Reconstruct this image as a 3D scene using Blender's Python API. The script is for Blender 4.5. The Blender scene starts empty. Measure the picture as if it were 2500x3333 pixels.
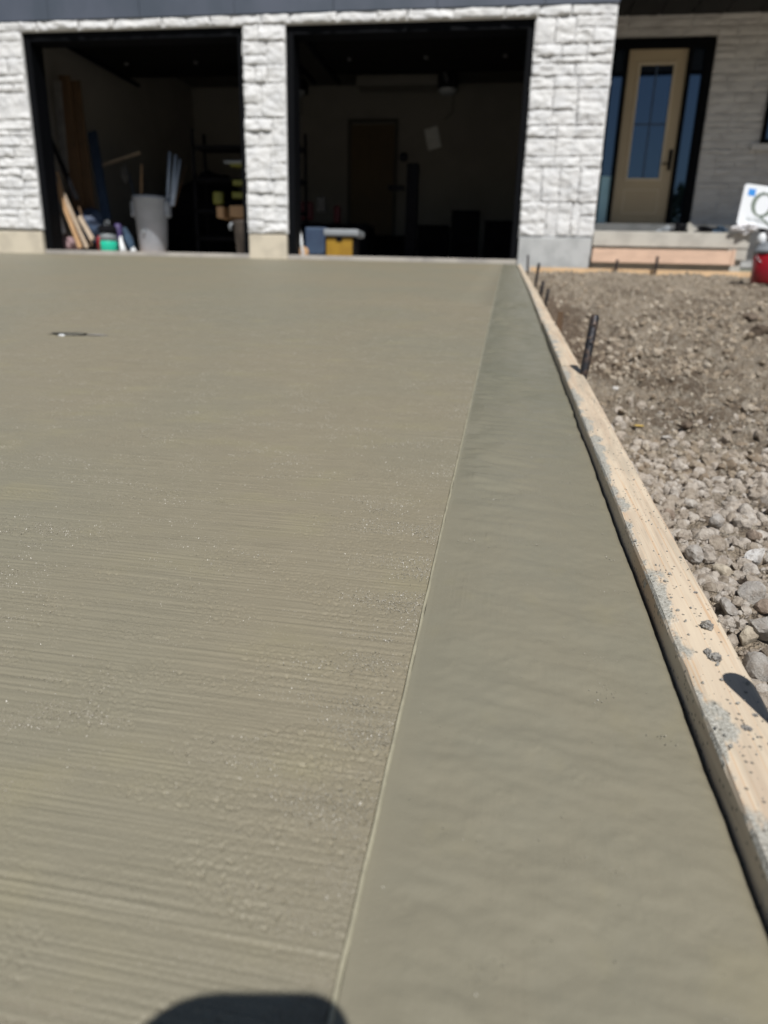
import bpy, math, random
import numpy as np
from mathutils import Vector, Matrix, noise as mn
random.seed(7); rng = np.random.default_rng(7)
S = bpy.context.scene; C = S.collection
# ------------------------------------------------------------------ camera model
F, PITCH, ROLL, YAW = 2253.93, .3128, .0283, .1553
cy, sy, cp, sp, cr, sr = math.cos(YAW), math.sin(YAW), math.cos(PITCH), math.sin(PITCH), math.cos(ROLL), math.sin(ROLL)
Fw = Vector((-sy, cy, 0)); Rt = Vector((cy, sy, 0)); Up = Vector((0, 0, 1))
F2 = Fw*cp - Up*sp; U2 = Up*cp + Fw*sp
R3 = Rt*cr + U2*sr; U3 = U2*cr - Rt*sr
def at(x, y, Y):
    d = F2 + R3*((x-1250)/F) - U3*((y-1666.5)/F)
    return d*(Y/d.y)
D = 8.82; ZF = .359
X1, X2, X3, X4, XC = -5.956, -3.174, -2.67, .114, .955
ZL = 2.80
XJ, XE, XB = -.040, .120, .1575
def sz(y):
    return -.2462+.0678*y if y < 3.5 else -.0089+.0600*(y-3.5)
def S_(a, b, t):
    t = np.clip((t-a)/(b-a), 0, 1); return t*t*(3-2*t)
# ------------------------------------------------------------------ object helpers
class MB:
    def __init__(s): s.v = []; s.f = []; s.m = []
    def add(s, vs, fs, mi=0):
        n = len(s.v); s.v += [tuple(v) for v in vs]; s.f += [tuple(i+n for i in f) for f in fs]; s.m += [mi]*len(fs); return s
    def box(s, a, b, M=None, mi=0):
        vs = [Vector((x, y, z)) for x in (a[0], b[0]) for y in (a[1], b[1]) for z in (a[2], b[2])]
        if M: vs = [M @ v for v in vs]
        return s.add(vs, [(0,1,3,2),(4,6,7,5),(0,4,5,1),(2,3,7,6),(0,2,6,4),(1,5,7,3)], mi)
    def tube(s, pts, rad, n=12, mi=0, flat=1.0, cap=True):
        pts = [Vector(p) for p in pts]; rr = rad if isinstance(rad, (list, tuple)) else [rad]*len(pts)
        vs = []; fs = []
        ref = None
        for i, p in enumerate(pts):
            t = (pts[min(i+1, len(pts)-1)]-pts[max(i-1, 0)]).normalized()
            if ref is None: ref = Vector((1, 0, 0)) if abs(t.x) < .8 else Vector((0, 1, 0))
            u = (ref-t*ref.dot(t)).normalized(); w = t.cross(u); ref = u
            for k in range(n):
                a = 2*math.pi*k/n; vs.append(p+u*math.cos(a)*rr[i]+w*math.sin(a)*rr[i]*flat)
        for i in range(len(pts)-1):
            for k in range(n):
                k2 = (k+1) % n; fs.append((i*n+k, i*n+k2, (i+1)*n+k2, (i+1)*n+k))
        if cap: fs += [tuple(range(n-1, -1, -1)), tuple((len(pts)-1)*n+k for k in range(n))]
        return s.add(vs, fs, mi)
    def lathe(s, c, prof, n=32, mi=0, M=None):
        vs = []; fs = []
        for r, z in prof:
            for k in range(n):
                a = 2*math.pi*k/n; v = Vector((r*math.cos(a), r*math.sin(a), z))
                if M: v = M @ v
                vs.append(v+Vector(c))
        for i in range(len(prof)-1):
            for k in range(n):
                k2 = (k+1) % n; fs.append((i*n+k, i*n+k2, (i+1)*n+k2, (i+1)*n+k))
        fs += [tuple(range(n-1, -1, -1)), tuple((len(prof)-1)*n+k for k in range(n))]
        return s.add(vs, fs, mi)
    def beam(s, a, b, w, t, mi=0, side=None):      # rectangular bar from a to b, w wide, t thick
        a = Vector(a); b = Vector(b); d = (b-a).normalized()
        u = Vector(side) if side else Vector((1, 0, 0))
        u = (u-d*u.dot(d)).normalized(); v = d.cross(u)
        vs = [p+u*(sx*w/2)+v*(sy_*t/2) for p in (a, b) for sx, sy_ in ((-1,-1),(1,-1),(1,1),(-1,1))]
        return s.add(vs, [(3,2,1,0),(4,5,6,7),(0,1,5,4),(1,2,6,5),(2,3,7,6),(3,0,4,7)], mi)
def tag(o, label=None, cat=None, group=None, kind=None):
    if label: o['label'] = label
    if cat: o['category'] = cat
    if group: o['group'] = group
    if kind: o['kind'] = kind
    return o
def root_loc(p):
    l = Vector((0, 0, 0))
    while p is not None: l = l+p.location; p = p.parent
    return l
def link(name, v, f, mats, parent=None, loc=None, smooth=False, mi=None, bevel=0):
    base = root_loc(parent) if parent is not None else Vector((0, 0, 0))
    L = Vector(loc) if loc is not None else Vector((0, 0, 0))
    off = base+L
    me = bpy.data.meshes.new(name)
    v = np.asarray([tuple(p) for p in v] if not isinstance(v, np.ndarray) else v, dtype=float)-np.array(off)
    me.from_pydata(v.tolist(), [], f if isinstance(f, list) else f.tolist())
    for m in (mats if isinstance(mats, (list, tuple)) else [mats]): me.materials.append(m)
    if mi is not None and max(mi) > 0: me.polygons.foreach_set('material_index', mi)
    if smooth: me.polygons.foreach_set('use_smooth', [True]*len(me.polygons))
    me.update()
    o = bpy.data.objects.new(name, me); C.objects.link(o); o.parent = parent; o.location = L
    if bevel:
        b = o.modifiers.new('bevel', 'BEVEL'); b.width = bevel; b.segments = 2; b.limit_method = 'ANGLE'
    return o
def part(name, mb, mats, parent=None, smooth=False, bevel=0, loc=None):
    o = link(name, mb.v, mb.f, mats, parent, loc, False, mb.m, bevel)
    if smooth:
        me = o.data
        me.polygons.foreach_set('use_smooth', [len(p.vertices) < 5 for p in me.polygons]); me.update()
    return o
def thing(name, loc, label, cat, group=None):
    o = bpy.data.objects.new(name, None); C.objects.link(o); o.location = Vector(loc); o.empty_display_size = .05
    return tag(o, label, cat, group)
# ------------------------------------------------------------------ materials
def srgb(r, g, b):
    f = lambda c: c/255/12.92 if c/255 <= .04045 else ((c/255+.055)/1.055)**2.4
    return (f(r), f(g), f(b), 1)
class NT:
    def __init__(s, name):
        s.m = bpy.data.materials.new(name); s.m.use_nodes = True; s.n = s.m.node_tree.nodes; s.l = s.m.node_tree.links
        s.b = s.n['Principled BSDF']; s.tc = s.n.new('ShaderNodeTexCoord')
    def set(s, k, v):
        i = s.b.inputs[k]
        if hasattr(v, 'links') or isinstance(v, bpy.types.NodeSocket): s.l.new(v, i)
        else: i.default_value = v
    def sock(s, node, k, v):
        if v is None: return
        i = node.inputs[k]
        if isinstance(v, bpy.types.NodeSocket): s.l.new(v, i)
        else: i.default_value = v
    def map(s, sc=(1, 1, 1), rot=(0, 0, 0), loc=(0, 0, 0)):
        m = s.n.new('ShaderNodeMapping'); s.l.new(s.tc.outputs['Object'], m.inputs[0])
        m.inputs['Scale'].default_value = sc; m.inputs['Rotation'].default_value = rot; m.inputs['Location'].default_value = loc
        return m.outputs[0]
    def noise(s, vec, scale=1, detail=3, rough=.55, dist=0):
        t = s.n.new('ShaderNodeTexNoise'); s.l.new(vec, t.inputs['Vector'])
        t.inputs['Scale'].default_value = scale; t.inputs['Detail'].default_value = detail
        t.inputs['Roughness'].default_value = rough; t.inputs['Distortion'].default_value = dist
        return t.outputs['Fac']
    def vor(s, vec, scale=1, feature='F1', out='Distance'):
        t = s.n.new('ShaderNodeTexVoronoi'); s.l.new(vec, t.inputs['Vector']); t.feature = feature
        t.inputs['Scale'].default_value = scale
        return t.outputs[out]
    def ramp(s, v, a, b, lo=0., hi=1., smooth=True):
        r = s.n.new('ShaderNodeMapRange'); r.interpolation_type = 'SMOOTHSTEP' if smooth else 'LINEAR'
        s.l.new(v, r.inputs[0]); r.inputs[1].default_value = a; r.inputs[2].default_value = b
        r.inputs[3].default_value = lo; r.inputs[4].default_value = hi
        return r.outputs[0]
    def math(s, op, a, b=None):
        m = s.n.new('ShaderNodeMath'); m.operation = op; s.sock(m, 0, a); s.sock(m, 1, b); return m.outputs[0]
    def mix(s, f, a, b, mode='MIX'):
        m = s.n.new('ShaderNodeMix'); m.data_type = 'RGBA'; m.blend_type = mode
        s.sock(m, 0, f); s.sock(m, 6, a); s.sock(m, 7, b); return m.outputs[2]
    def sep(s, vec):
        t = s.n.new('ShaderNodeSeparateXYZ'); s.l.new(vec, t.inputs[0]); return t.outputs
    def bump(s, h, dist, strength=1.):
        b = s.n.new('ShaderNodeBump'); s.l.new(h, b.inputs['Height']); b.inputs['Distance'].default_value = dist
        b.inputs['Strength'].default_value = strength; s.l.new(b.outputs[0], s.b.inputs['Normal'])
def simple(name, col, rough=.6, col2=None, scale=8, bump=0, bscale=40, metal=0, spec=.5, stretch=(1, 1, 1)):
    t = NT(name); t.set('Roughness', rough); t.set('Metallic', metal); t.set('Specular IOR Level', spec)
    v = t.map(stretch)
    c2 = col2 if col2 else tuple(c*.72 for c in col[:3])+(1,)
    t.set('Base Color', t.mix(t.ramp(t.noise(v, scale, 4), .38, .66), col, c2))
    if bump: t.bump(t.noise(v, bscale, 4), bump)
    return t.m
def c3(r, g, b): return (r, g, b, 1)
M = {}
M['stone'] = simple('white_painted_stone', c3(.70, .70, .695), .8, c3(.63, .635, .64), 5, .006, 60)
M['porchstone'] = simple('porch_stone', c3(.60, .59, .575), .8, c3(.48, .47, .46), 6, .005, 60, stretch=(.5, 1, 2))
M['siding'] = simple('charcoal_siding', c3(.085, .10, .135), .55, c3(.062, .078, .105), 1.5, .001, 80, stretch=(1, 1, .6))
M['black'] = simple('black_trim', c3(.0022, .0026, .004), .7, c3(.0015, .002, .003), 3, spec=.1)
M['soffit'] = simple('dark_soffit', c3(.010, .010, .010), .7)
M['found'] = simple('foundation_concrete', c3(.50, .48, .43), .85, c3(.40, .38, .34), 5, .002, 50)
M['foundcream'] = simple('foundation_concrete_cream', c3(.60, .54, .43), .85, c3(.50, .45, .36), 5, .002, 50)
M['foundgrey'] = simple('foundation_parging', c3(.47, .48, .48), .85, c3(.37, .38, .38), 6, .002, 50)
M['floor'] = simple('garage_floor_concrete', c3(.42, .39, .35), .7, c3(.30, .28, .26), 3, .001, 40)
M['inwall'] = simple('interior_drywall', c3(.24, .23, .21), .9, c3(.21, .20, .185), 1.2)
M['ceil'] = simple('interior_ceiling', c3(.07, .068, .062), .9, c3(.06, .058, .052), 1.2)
M['beige'] = simple('tan_door_paint', c3(.43, .34, .215), .5, c3(.40, .315, .20), 2)
M['beige2'] = simple('tan_door_moulding', c3(.56, .47, .33), .5, c3(.52, .43, .30), 2)
M['browndoor'] = simple('brown_interior_door', c3(.085, .055, .020), .6, c3(.07, .045, .016), 2)
M['grey'] = simple('grey_plastic', c3(.26, .28, .30), .5, c3(.22, .24, .26), 4)
M['white'] = simple('white_plastic', c3(.75, .77, .78), .4, c3(.66, .68, .70), 5)
M['whitecloth'] = simple('crumpled_white_sheet', c3(.78, .77, .79), .6, c3(.6, .6, .62), 9, .01, 30)
M['red'] = simple('red_plastic', c3(.26, .007, .012), .35, c3(.19, .005, .009), 3)
M['darkred'] = simple('dark_red_plastic', c3(.09, .006, .010), .6)
M['dimgrey'] = simple('dim_grey_wood', c3(.13, .125, .12), .8)
M['doorside'] = simple('black_door_panel', c3(.003, .003, .003), .9, spec=.1)
M['teal'] = simple('teal_plastic', c3(.02, .55, .36), .45, c3(.015, .48, .31), 6)
M['yellow'] = simple('yellow_plastic', c3(.33, .19, .015), .5, c3(.27, .15, .012), 5)
M['olive'] = simple('olive_yellow_plastic', c3(.20, .20, .025), .5, c3(.12, .12, .02), 8)
M['blue'] = simple('dark_blue_plastic', c3(.04, .07, .125), .6, c3(.03, .05, .10), 4)
M['navy'] = simple('navy_cloth', c3(.03, .06, .10), .9, c3(.02, .04, .07), 12, .004, 60)
M['pink'] = simple('dusty_rag', c3(.36, .24, .25), .95, c3(.22, .15, .16), 20, .004, 60)
M['paper'] = simple('paper', c3(.70, .72, .72), .8, c3(.6, .62, .62), 10)
M['purple'] = simple('purple_cap', c3(.07, .05, .15), .5)
M['pipe'] = simple('pale_blue_pipe', c3(.42, .50, .62), .45, c3(.33, .40, .52), 6)
M['bin'] = simple('white_bin_plastic', c3(.36, .39, .44), .5, c3(.31, .34, .38), 5)
M['dark'] = simple('dark_clutter', c3(.006, .006, .008), .9, c3(.003, .003, .004), 6, spec=.15)
M['metal'] = simple('galvanized_track', c3(.30, .31, .33), .4, c3(.22, .23, .25), 10, metal=.8)
M['bluesq'] = simple('blue_square', c3(.03, .27, .72), .6, c3(.03, .25, .68), 5)
M['ink'] = simple('grey_green_ink', c3(.13, .17, .14), .7, c3(.20, .24, .20), 14)
M['ink2'] = simple('small_print_ink', c3(.30, .34, .34), .7, c3(.34, .38, .38), 14)
M['signw'] = simple('sign_board', c3(.78, .81, .84), .5, c3(.75, .78, .82), 3)
M['phone'] = simple('phone_case', c3(.02, .02, .022), .4)
M['glassbright'] = simple('painted_bright_glass', c3(.50, .80, .92), .5, c3(.42, .72, .85), 3)
M['bark'] = simple('bark', c3(.10, .075, .05), .9, c3(.06, .045, .03), 20, .01, 40)
def leafmat():
    t = NT('leaves'); t.set('Roughness', .6)
    t.set('Base Color', t.mix(t.ramp(t.noise(t.map(), .9, 2), .35, .65), c3(.035, .07, .018), c3(.08, .13, .035)))
    return t.m
M['leaf'] = leafmat()
def glassmat():
    t = NT('reflective_glass'); t.set('Base Color', c3(.004, .006, .012)); t.set('Roughness', .02); t.set('IOR', 1.9)
    t.set('Specular IOR Level', .85); t.set('Specular Tint', c3(.55, .75, 1)); t.bump(t.noise(t.map(), 1.2, 1), .003)
    return t.m
M['glass'] = glassmat()
def steelmat():
    t = NT('dark_steel_stake'); t.set('Metallic', .55); t.set('Roughness', .5)
    v = t.map(); n = t.noise(v, 90, 4)
    t.set('Base Color', t.mix(t.ramp(n, .45, .62), c3(.030, .030, .034), c3(.10, .07, .055))); t.bump(n, .0012)
    return t.m
M['steel'] = steelmat()
# pine board with grain and cement smears
def woodmat(name, a, b, smear=False, grain=(95, 3.2, 60), glow=1.):
    t = NT(name); t.set('Roughness', .72)
    v = t.map(grain); g = t.noise(v, 1, 4, .6, 1.2)
    g2 = t.noise(t.map((grain[0]*3.3, grain[1]*2.2, grain[2]*3)), 1, 3)
    big = t.noise(t.map((6, 6, 6)), 1, 3)
    col = t.mix(t.ramp(g, .40, .68), a, b)
    col = t.mix(t.ramp(g2, .48, .75, 0, .35), col, tuple(c*.62 for c in b[:3])+(1,))
    col = t.mix(t.ramp(big, .42, .68, 0, .5), col, tuple(min(1, c*1.12) for c in a[:3])+(1,))
    h = t.math('ADD', t.math('MULTIPLY', g, .5), t.math('MULTIPLY', g2, .35))
    if smear:
        v0 = t.map(); xyz = t.sep(v0)
        col = t.mix(t.ramp(t.noise(t.map((60, 7, 9), loc=(3, 1, 0)), 1, 4), .46, .66, 0, .55), col, c3(.40, .35, .27))
        # broad growth-ring lines running along the board
        ring = t.noise(t.map((150, 1.1, 0)), 1, 1, .5, .4)
        ln = t.math('SUBTRACT', 1., t.ramp(t.math('ABSOLUTE', t.math('SUBTRACT', ring, .5)), .0, .022))
        col = t.mix(t.math('MULTIPLY', ln, .5), col, c3(.50, .29, .14))
        n1 = t.noise(t.map((26, 13, 20)), 1, 5, .62)
        edge = t.ramp(xyz[0], .0, .026, .20, -.12, False)
        g_ = t.n.new('ShaderNodeNewGeometry'); nzz = t.sep(g_.outputs['Normal'])[2]
        msk = t.ramp(t.math('ADD', t.math('ADD', n1, edge), t.ramp(nzz, .1, .7, -.16, 0.)), .615, .68)
        spk = t.noise(v0, 520, 3, .7)
        cem = t.mix(t.ramp(spk, .36, .66), c3(.24, .24, .21), c3(.46, .46, .42))
        col = t.mix(t.math('MULTIPLY', msk, .85), col, cem)
        # fine grit specks
        vv = t.vor(v0, 380); cell = t.vor(v0, 380, out='Color')
        cs = t.sep(cell)
        sp_ = t.math('MULTIPLY', t.math('LESS_THAN', vv, .36), t.math('GREATER_THAN', cs[0], t.ramp(n1, .35, .65, .985, .84)))
        col = t.mix(t.math('MULTIPLY', sp_, .8), col, c3(.10, .095, .08))
        h = t.math('ADD', h, t.math('MULTIPLY', t.math('MULTIPLY', msk, spk), 1.6))
        h = t.math('ADD', h, t.math('MULTIPLY', sp_, .7))
        t.bump(h, .0008)
    else: t.bump(h, .0015)
    t.set('Base Color', col)
    return t.m
M['form'] = woodmat('pine_form_board', c3(.57, .475, .355), c3(.48, .38, .28), True)
M['form2'] = woodmat('pine_ground_form', c3(.66, .46, .27), c3(.52, .34, .19), grain=(2, 40, 40))
M['plyform'] = woodmat('pinkish_form_board', c3(.66, .46, .34), c3(.55, .38, .28), grain=(2, 40, 40))
M['plank'] = woodmat('tan_plank', c3(.52, .32, .17), c3(.40, .24, .12), grain=(30, 30, 2))
M['palewood'] = woodmat('pale_plank', c3(.50, .40, .30), c3(.38, .30, .22), grain=(30, 30, 2))
M['brownwood'] = woodmat('dark_brown_board', c3(.10, .055, .025), c3(.06, .035, .017), grain=(30, 30, 2))
# wet broomed concrete
TAN = c3(.224, .197, .139); GRN = c3(.208, .192, .140); YEL = c3(.242, .217, .137)
def concrete_panel():
    t = NT('wet_broomed_concrete'); v0 = t.map()
    big = t.noise(t.map((1.5, 1.1, 1)), 1, 3); med = t.noise(t.map((9, 14, 1)), 1, 4)
    col = t.mix(t.ramp(big, .36, .62), TAN, GRN)
    col = t.mix(t.ramp(med, .50, .74, 0, .5), col, YEL)
    # broom lines run across the drive (world X)
    b1 = t.noise(t.map((6, 520, 1), rot=(0, 0, .012)), 1, 2, .5, .0)
    b2 = t.noise(t.map((2.6, 185, 1), rot=(0, 0, -.01)), 1, 2, .5, .0)
    bm = t.ramp(t.noise(t.map((5, 9, 1)), 1, 2), .36, .60, .25, 1.)
    b3 = t.noise(t.map((4.5, 300, 1), rot=(0, 0, .004)), 1, 1, .5, .0)
    yb2 = t.sep(v0)[1]
    broom = t.math('MULTIPLY', t.math('ADD', t.math('MULTIPLY', b1, .45), t.math('ADD', t.ramp(b2, .32, .68, 0, .62), t.ramp(b3, .34, .66, 0, .62))), bm)
    patch = t.ramp(t.noise(t.map((16, 34, 1)), 1, 4, .6), .47, .66)
    xs = t.sep(v0)[0]
    near = t.ramp(xs, -.16, -.045, 0., .55, False)         # rougher beside the tooled joint
    patch = t.math('MINIMUM', t.math('ADD', patch, near), 1.)
    gr = t.noise(v0, 430, 3, .7)
    grain = t.math('MULTIPLY', gr, t.math('ADD', t.math('MULTIPLY', patch, 3.0), .42))
    vo = t.vor(v0, 760); ce = t.sep(t.vor(v0, 760, out='Color'))
    keep = t.math('GREATER_THAN', ce[0], t.ramp(patch, 0, 1, .975, .80))
    dome = t.math('MULTIPLY', t.ramp(vo, 0., .42, 1., 0.), keep)
    h = t.math('MULTIPLY', t.math('ADD', t.math('ADD', broom, grain), t.math('MULTIPLY', dome, .95)), t.ramp(yb2, .7, 2.6, .28, 1.))
    t.bump(h, .00062)
    pit = t.math('MULTIPLY', t.ramp(gr, .30, .42, 1., 0.), patch)
    col = t.mix(t.math('MULTIPLY', pit, .45), col, c3(.12, .11, .08))
    col = t.mix(t.ramp(b2, .36, .60, .07, 0.), col, c3(.16, .148, .112))
    t.set('Base Color', col)
    t.set('Roughness', t.ramp(t.noise(v0, 60, 2), .3, .7, .52, .66)); t.set('Specular IOR Level', .4)
    t.set('Coat Weight', t.math('MULTIPLY', dome, .9)); t.set('Coat Roughness', .10)
    return t.m
def concrete_band():
    t = NT('wet_trowelled_concrete'); v0 = t.map()
    big = t.noise(t.map((9, 5, 1)), 1, 4, .6); med = t.noise(t.map((22, 30, 1)), 1, 3)
    col = t.mix(t.ramp(big, .40, .62), c3(.210, .192, .140), c3(.203, .189, .140))
    col = t.mix(t.ramp(med, .54, .74, 0, .3), col, c3(.188, .178, .133))
    col = t.mix(t.ramp(t.noise(t.map((30, 22, 1), loc=(4, 2, 0)), 1, 2), .56, .74, 0, .25), col, YEL)
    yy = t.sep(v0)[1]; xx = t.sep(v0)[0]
    wet = t.math('ADD', t.ramp(yy, .45, 1.5, 0, .70), t.ramp(t.math('ADD', xx, t.math('MULTIPLY', med, .06)), .0, .075, .10, 0.))  # far-band dimness at grazing view painted into the colour, plus the joint side
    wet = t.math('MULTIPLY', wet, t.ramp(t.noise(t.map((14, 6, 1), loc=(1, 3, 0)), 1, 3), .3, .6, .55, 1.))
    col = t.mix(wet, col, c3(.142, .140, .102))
    w1 = t.noise(t.map((7, 34, 1), rot=(0, 0, .12)), 1, 2); w2 = t.noise(t.map((24, 70, 1)), 1, 2)
    f1 = t.noise(v0, 560, 2); f2 = t.noise(t.map((620, 9, 1)), 1, 1)
    lin = t.math('MULTIPLY', f2, t.ramp(t.noise(v0, 18, 2), .45, .65, .0, .22))
    vo = t.vor(v0, 330); ce = t.sep(t.vor(v0, 330, out='Color'))
    cl = t.ramp(t.noise(t.map((34, 60, 1)), 1, 3), .56, .70, 1.01, .45)
    dome = t.math('MULTIPLY', t.ramp(vo, 0., .45, 1., 0.), t.math('GREATER_THAN', ce[0], cl))
    h = t.math('ADD', t.math('MULTIPLY', w2, .25), t.math('ADD', t.math('MULTIPLY', f1, .12), lin))
    t.bump(h, .0011)
    t.set('Base Color', col); t.set('Roughness', t.ramp(med, .3, .7, .38, .48)); t.set('Specular IOR Level', .45)
    return t.m
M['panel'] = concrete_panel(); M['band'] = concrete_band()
M['ridge'] = simple('joint_ridge_cement', c3(.34, .315, .225), .55, c3(.27, .25, .18), 60, .0006, 300)
def soilmat():
    t = NT('dry_clay_soil'); t.set('Roughness', .95); v0 = t.map()
    n = t.noise(v0, 3, 5, .65); n2 = t.noise(v0, 60, 5, .7)
    col = t.mix(t.ramp(n, .40, .64), c3(.50, .41, .305), c3(.22, .162, .108))
    col = t.mix(t.ramp(n2, .45, .66), col, c3(.66, .58, .465))
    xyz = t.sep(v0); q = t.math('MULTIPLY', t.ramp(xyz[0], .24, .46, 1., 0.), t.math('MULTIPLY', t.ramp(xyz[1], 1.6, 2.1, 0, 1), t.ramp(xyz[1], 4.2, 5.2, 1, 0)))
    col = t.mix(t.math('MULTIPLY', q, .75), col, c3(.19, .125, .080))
    n5 = t.noise(v0, 21, 4, .6); col = t.mix(t.ramp(n5, .52, .66, 0, .6), col, c3(.17, .122, .08))
    t.set('Base Color', col); t.bump(t.math('ADD', t.noise(v0, 45, 6, .75), t.math('MULTIPLY', t.noise(v0, 200, 4), .8)), .036)
    return t.m
M['soil'] = soilmat()
def rockmat(name, a, b, c):
    t = NT(name); t.set('Roughness', .9); v0 = t.map()
    g = t.n.new('ShaderNodeNewGeometry')
    r = g.outputs['Random Per Island']
    cl = t.n.new('ShaderNodeValToRGB'); t.l.new(r, cl.inputs[0])
    e = cl.color_ramp.elements; e[0].color = a; e[0].position = 0; e[1].color = c; e[1].position = 1
    x = e.new(.5); x.color = b
    col = t.mix(t.ramp(t.noise(v0, 110, 5, .7), .40, .66, 0, .55), cl.outputs[0], c3(.24, .18, .13))
    t.set('Base Color', col); t.bump(t.noise(v0, 260, 6, .75), .0055)
    return t.m
M['rock2'] = rockmat('pale_limestone_gravel', c3(.44, .375, .30), c3(.57, .50, .42), c3(.68, .63, .565))
M['rock'] = rockmat('limestone_gravel', c3(.30, .235, .165), c3(.43, .355, .265), c3(.60, .53, .43))
M['rockw'] = rockmat('white_stone', c3(.82, .80, .77), c3(.82, .80, .77), c3(.84, .82, .79))
M['rockc'] = rockmat('cream_stone', c3(.68, .60, .47), c3(.68, .60, .47), c3(.70, .62, .49))
M['rockg'] = rockmat('grey_stone', c3(.52, .49, .45), c3(.52, .49, .45), c3(.54, .51, .47))
M['rockb'] = rockmat('brown_stone', c3(.42, .33, .26), c3(.42, .33, .26), c3(.44, .35, .28))
M['crumb'] = simple('dried_cement_crumb', c3(.33, .32, .29), .9, c3(.18, .175, .16), 900, .001, 600)
M['clump'] = simple('cement_clump', c3(.30, .285, .26), .95, c3(.16, .15, .14), 300, .003, 350)
M['ground'] = simple('far_ground', c3(.30, .25, .19), .95, c3(.20, .17, .12), .6, .03, 3)

# ------------------------------------------------------------------ ground, slab
def _h(i, j, sd):
    h = (i*374761393+j*668265263+sd*974634777) & 0xffffffff
    h = ((h ^ (h >> 13))*1274126177) & 0xffffffff
    h = ((h ^ (h >> 16))*2246822519) & 0xffffffff
    return (h ^ (h >> 15))
def vn(x, y, sd=0):                                   # gradient noise, about -1..1
    x = np.asarray(x, float); y = np.asarray(y, float)
    xi = np.floor(x).astype(np.int64); yi = np.floor(y).astype(np.int64); fx = x-xi; fy = y-yi
    u = fx*fx*fx*(fx*(fx*6-15)+10); v = fy*fy*fy*(fy*(fy*6-15)+10)
    def g(a, b, dx, dy):
        t = _h(a, b, sd)*(2*math.pi/4294967296.); return np.cos(t)*dx+np.sin(t)*dy
    n0 = g(xi, yi, fx, fy)*(1-u)+g(xi+1, yi, fx-1, fy)*u
    n1 = g(xi, yi+1, fx, fy-1)*(1-u)+g(xi+1, yi+1, fx-1, fy-1)*u
    return (n0*(1-v)+n1*v)*1.5
def fbm(x, y, sd, o=4, g=.5):
    a = 1.; r_ = 0
    for k in range(o): r_ = r_+a*vn(x*2.03**k, y*2.03**k, sd+k); a *= g
    return r_
def szv(y): return np.where(y < 3.5, -.2462+.0678*y, -.0089+.0600*(y-3.5))
def gridmesh(name, V, nr, nc, mat, extra=None):       # V rows x cols x 3
    V = V.reshape(-1, 3); idx = np.arange(nr*nc).reshape(nr, nc)
    q = np.stack([idx[:-1, :-1], idx[:-1, 1:], idx[1:, 1:], idx[1:, :-1]], -1).reshape(-1, 4)
    if extra is not None:
        q = np.concatenate([q, np.array(extra[1])+len(V)]); V = np.concatenate([V, np.array(extra[0])])
    me = bpy.data.meshes.new(name); me.vertices.add(len(V)); me.vertices.foreach_set('co', V.ravel())
    me.loops.add(q.size); me.loops.foreach_set('vertex_index', q.ravel().astype(np.int32))
    me.polygons.add(len(q)); me.polygons.foreach_set('loop_start', np.arange(0, q.size, 4, dtype=np.int32)); me.polygons.foreach_set('loop_total', np.full(len(q), 4, dtype=np.int32))
    me.polygons.foreach_set('use_smooth', np.ones(len(q), dtype=bool)); me.materials.append(mat); me.update(calc_edges=True); me.validate()
    o = bpy.data.objects.new(name, me); C.objects.link(o); return o
def rows(a, b, d0, k):
    o = [a]
    while o[-1] < b: o.append(o[-1]+d0+k*(o[-1]-a))
    o[-1] = b; return np.array(o)
def nz(x, y, z=0, s=1.): return mn.noise(Vector((x*s, y*s, z*s)))
def grid(xs, ys, fz):
    v = [(x, y, fz(x, y)) for y in ys for x in xs]; n = len(xs)
    f = [(j*n+i, j*n+i+1, (j+1)*n+i+1, (j+1)*n+i) for j in range(len(ys)-1) for i in range(n-1)]
    return v, f
def gz(y):
    return (-.42 if y < -.3 else (sz(min(y, D))-.17 if y > 0 else -.42))
ys = [-300, -60, -10, -2, -.3, 0, 1, 3.5, 6, D, 12, 20, 60, 300]; xs = [-300, -60, -20, -8, 0, 4, 12, 60, 300]
v, f = grid(xs, ys, lambda x, y: gz(y)); tag(link('ground', v, f, M['ground']), kind='structure')
def lsp(a, b, d0, k):
    o = [a]; 
    while o[-1] < b: o.append(o[-1]+d0+k*max(0, o[-1]-a))
    o[-1] = b; return o
# broomed driveway panel
ysl = sorted(set([round(q, 4) for q in lsp(-.35, D-.002, .03, .03)]+[2.790, 2.80]))
xs = [-8.5, -6, -4, -2, -1, -.5, -.2, XJ-.001]
v, f = grid(xs, ysl, lambda x, y: sz(y)-(.0018 if y < 2.795 else 0))
n = len(xs); m = len(v)
for y in ysl: v.append((XJ-.001, y, sz(y)-.12))
f += [(j*n+n-1, m+j, m+j+1, (j+1)*n+n-1) for j in range(len(ysl)-1)]
yr = rows(.135, 2.7996, .00055, .0019); NC = 640
Y_, K_ = np.meshgrid(yr, np.linspace(0, 1, NC), indexing='ij')
X_ = XJ-.0008-(.14+.74*Y_)*K_**1.0
fade = np.clip((2.8-Y_)/.5, 0, 1)
wv = .0016*vn(X_*3, Y_*2.2, 90)                     # broom strokes wander slightly
yb = Y_+wv+X_*.010
e_near = np.clip(1-(XJ-X_)/.13, 0, 1)
pat = np.clip((fbm(X_*13, Y_*26, 21, 3)+.12+.5*e_near-.25*np.clip(1-(Y_-.2)/.2, 0, 1))*1.9, .12, 1)   # open, gritty patches
rd = lambda n_: .5-np.abs(n_)*1.6
br = .42*rd(vn(X_*4, yb*245, 31))+.55*vn(X_*6, yb*390, 37)+.08*vn(X_*3, yb*95, 41)+.62*rd(vn(X_*8, yb*430, 43))+.6*rd(vn(X_*2.5, yb*95, 47))*np.clip((Y_-.9)*1.2, 0, .8)
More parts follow.
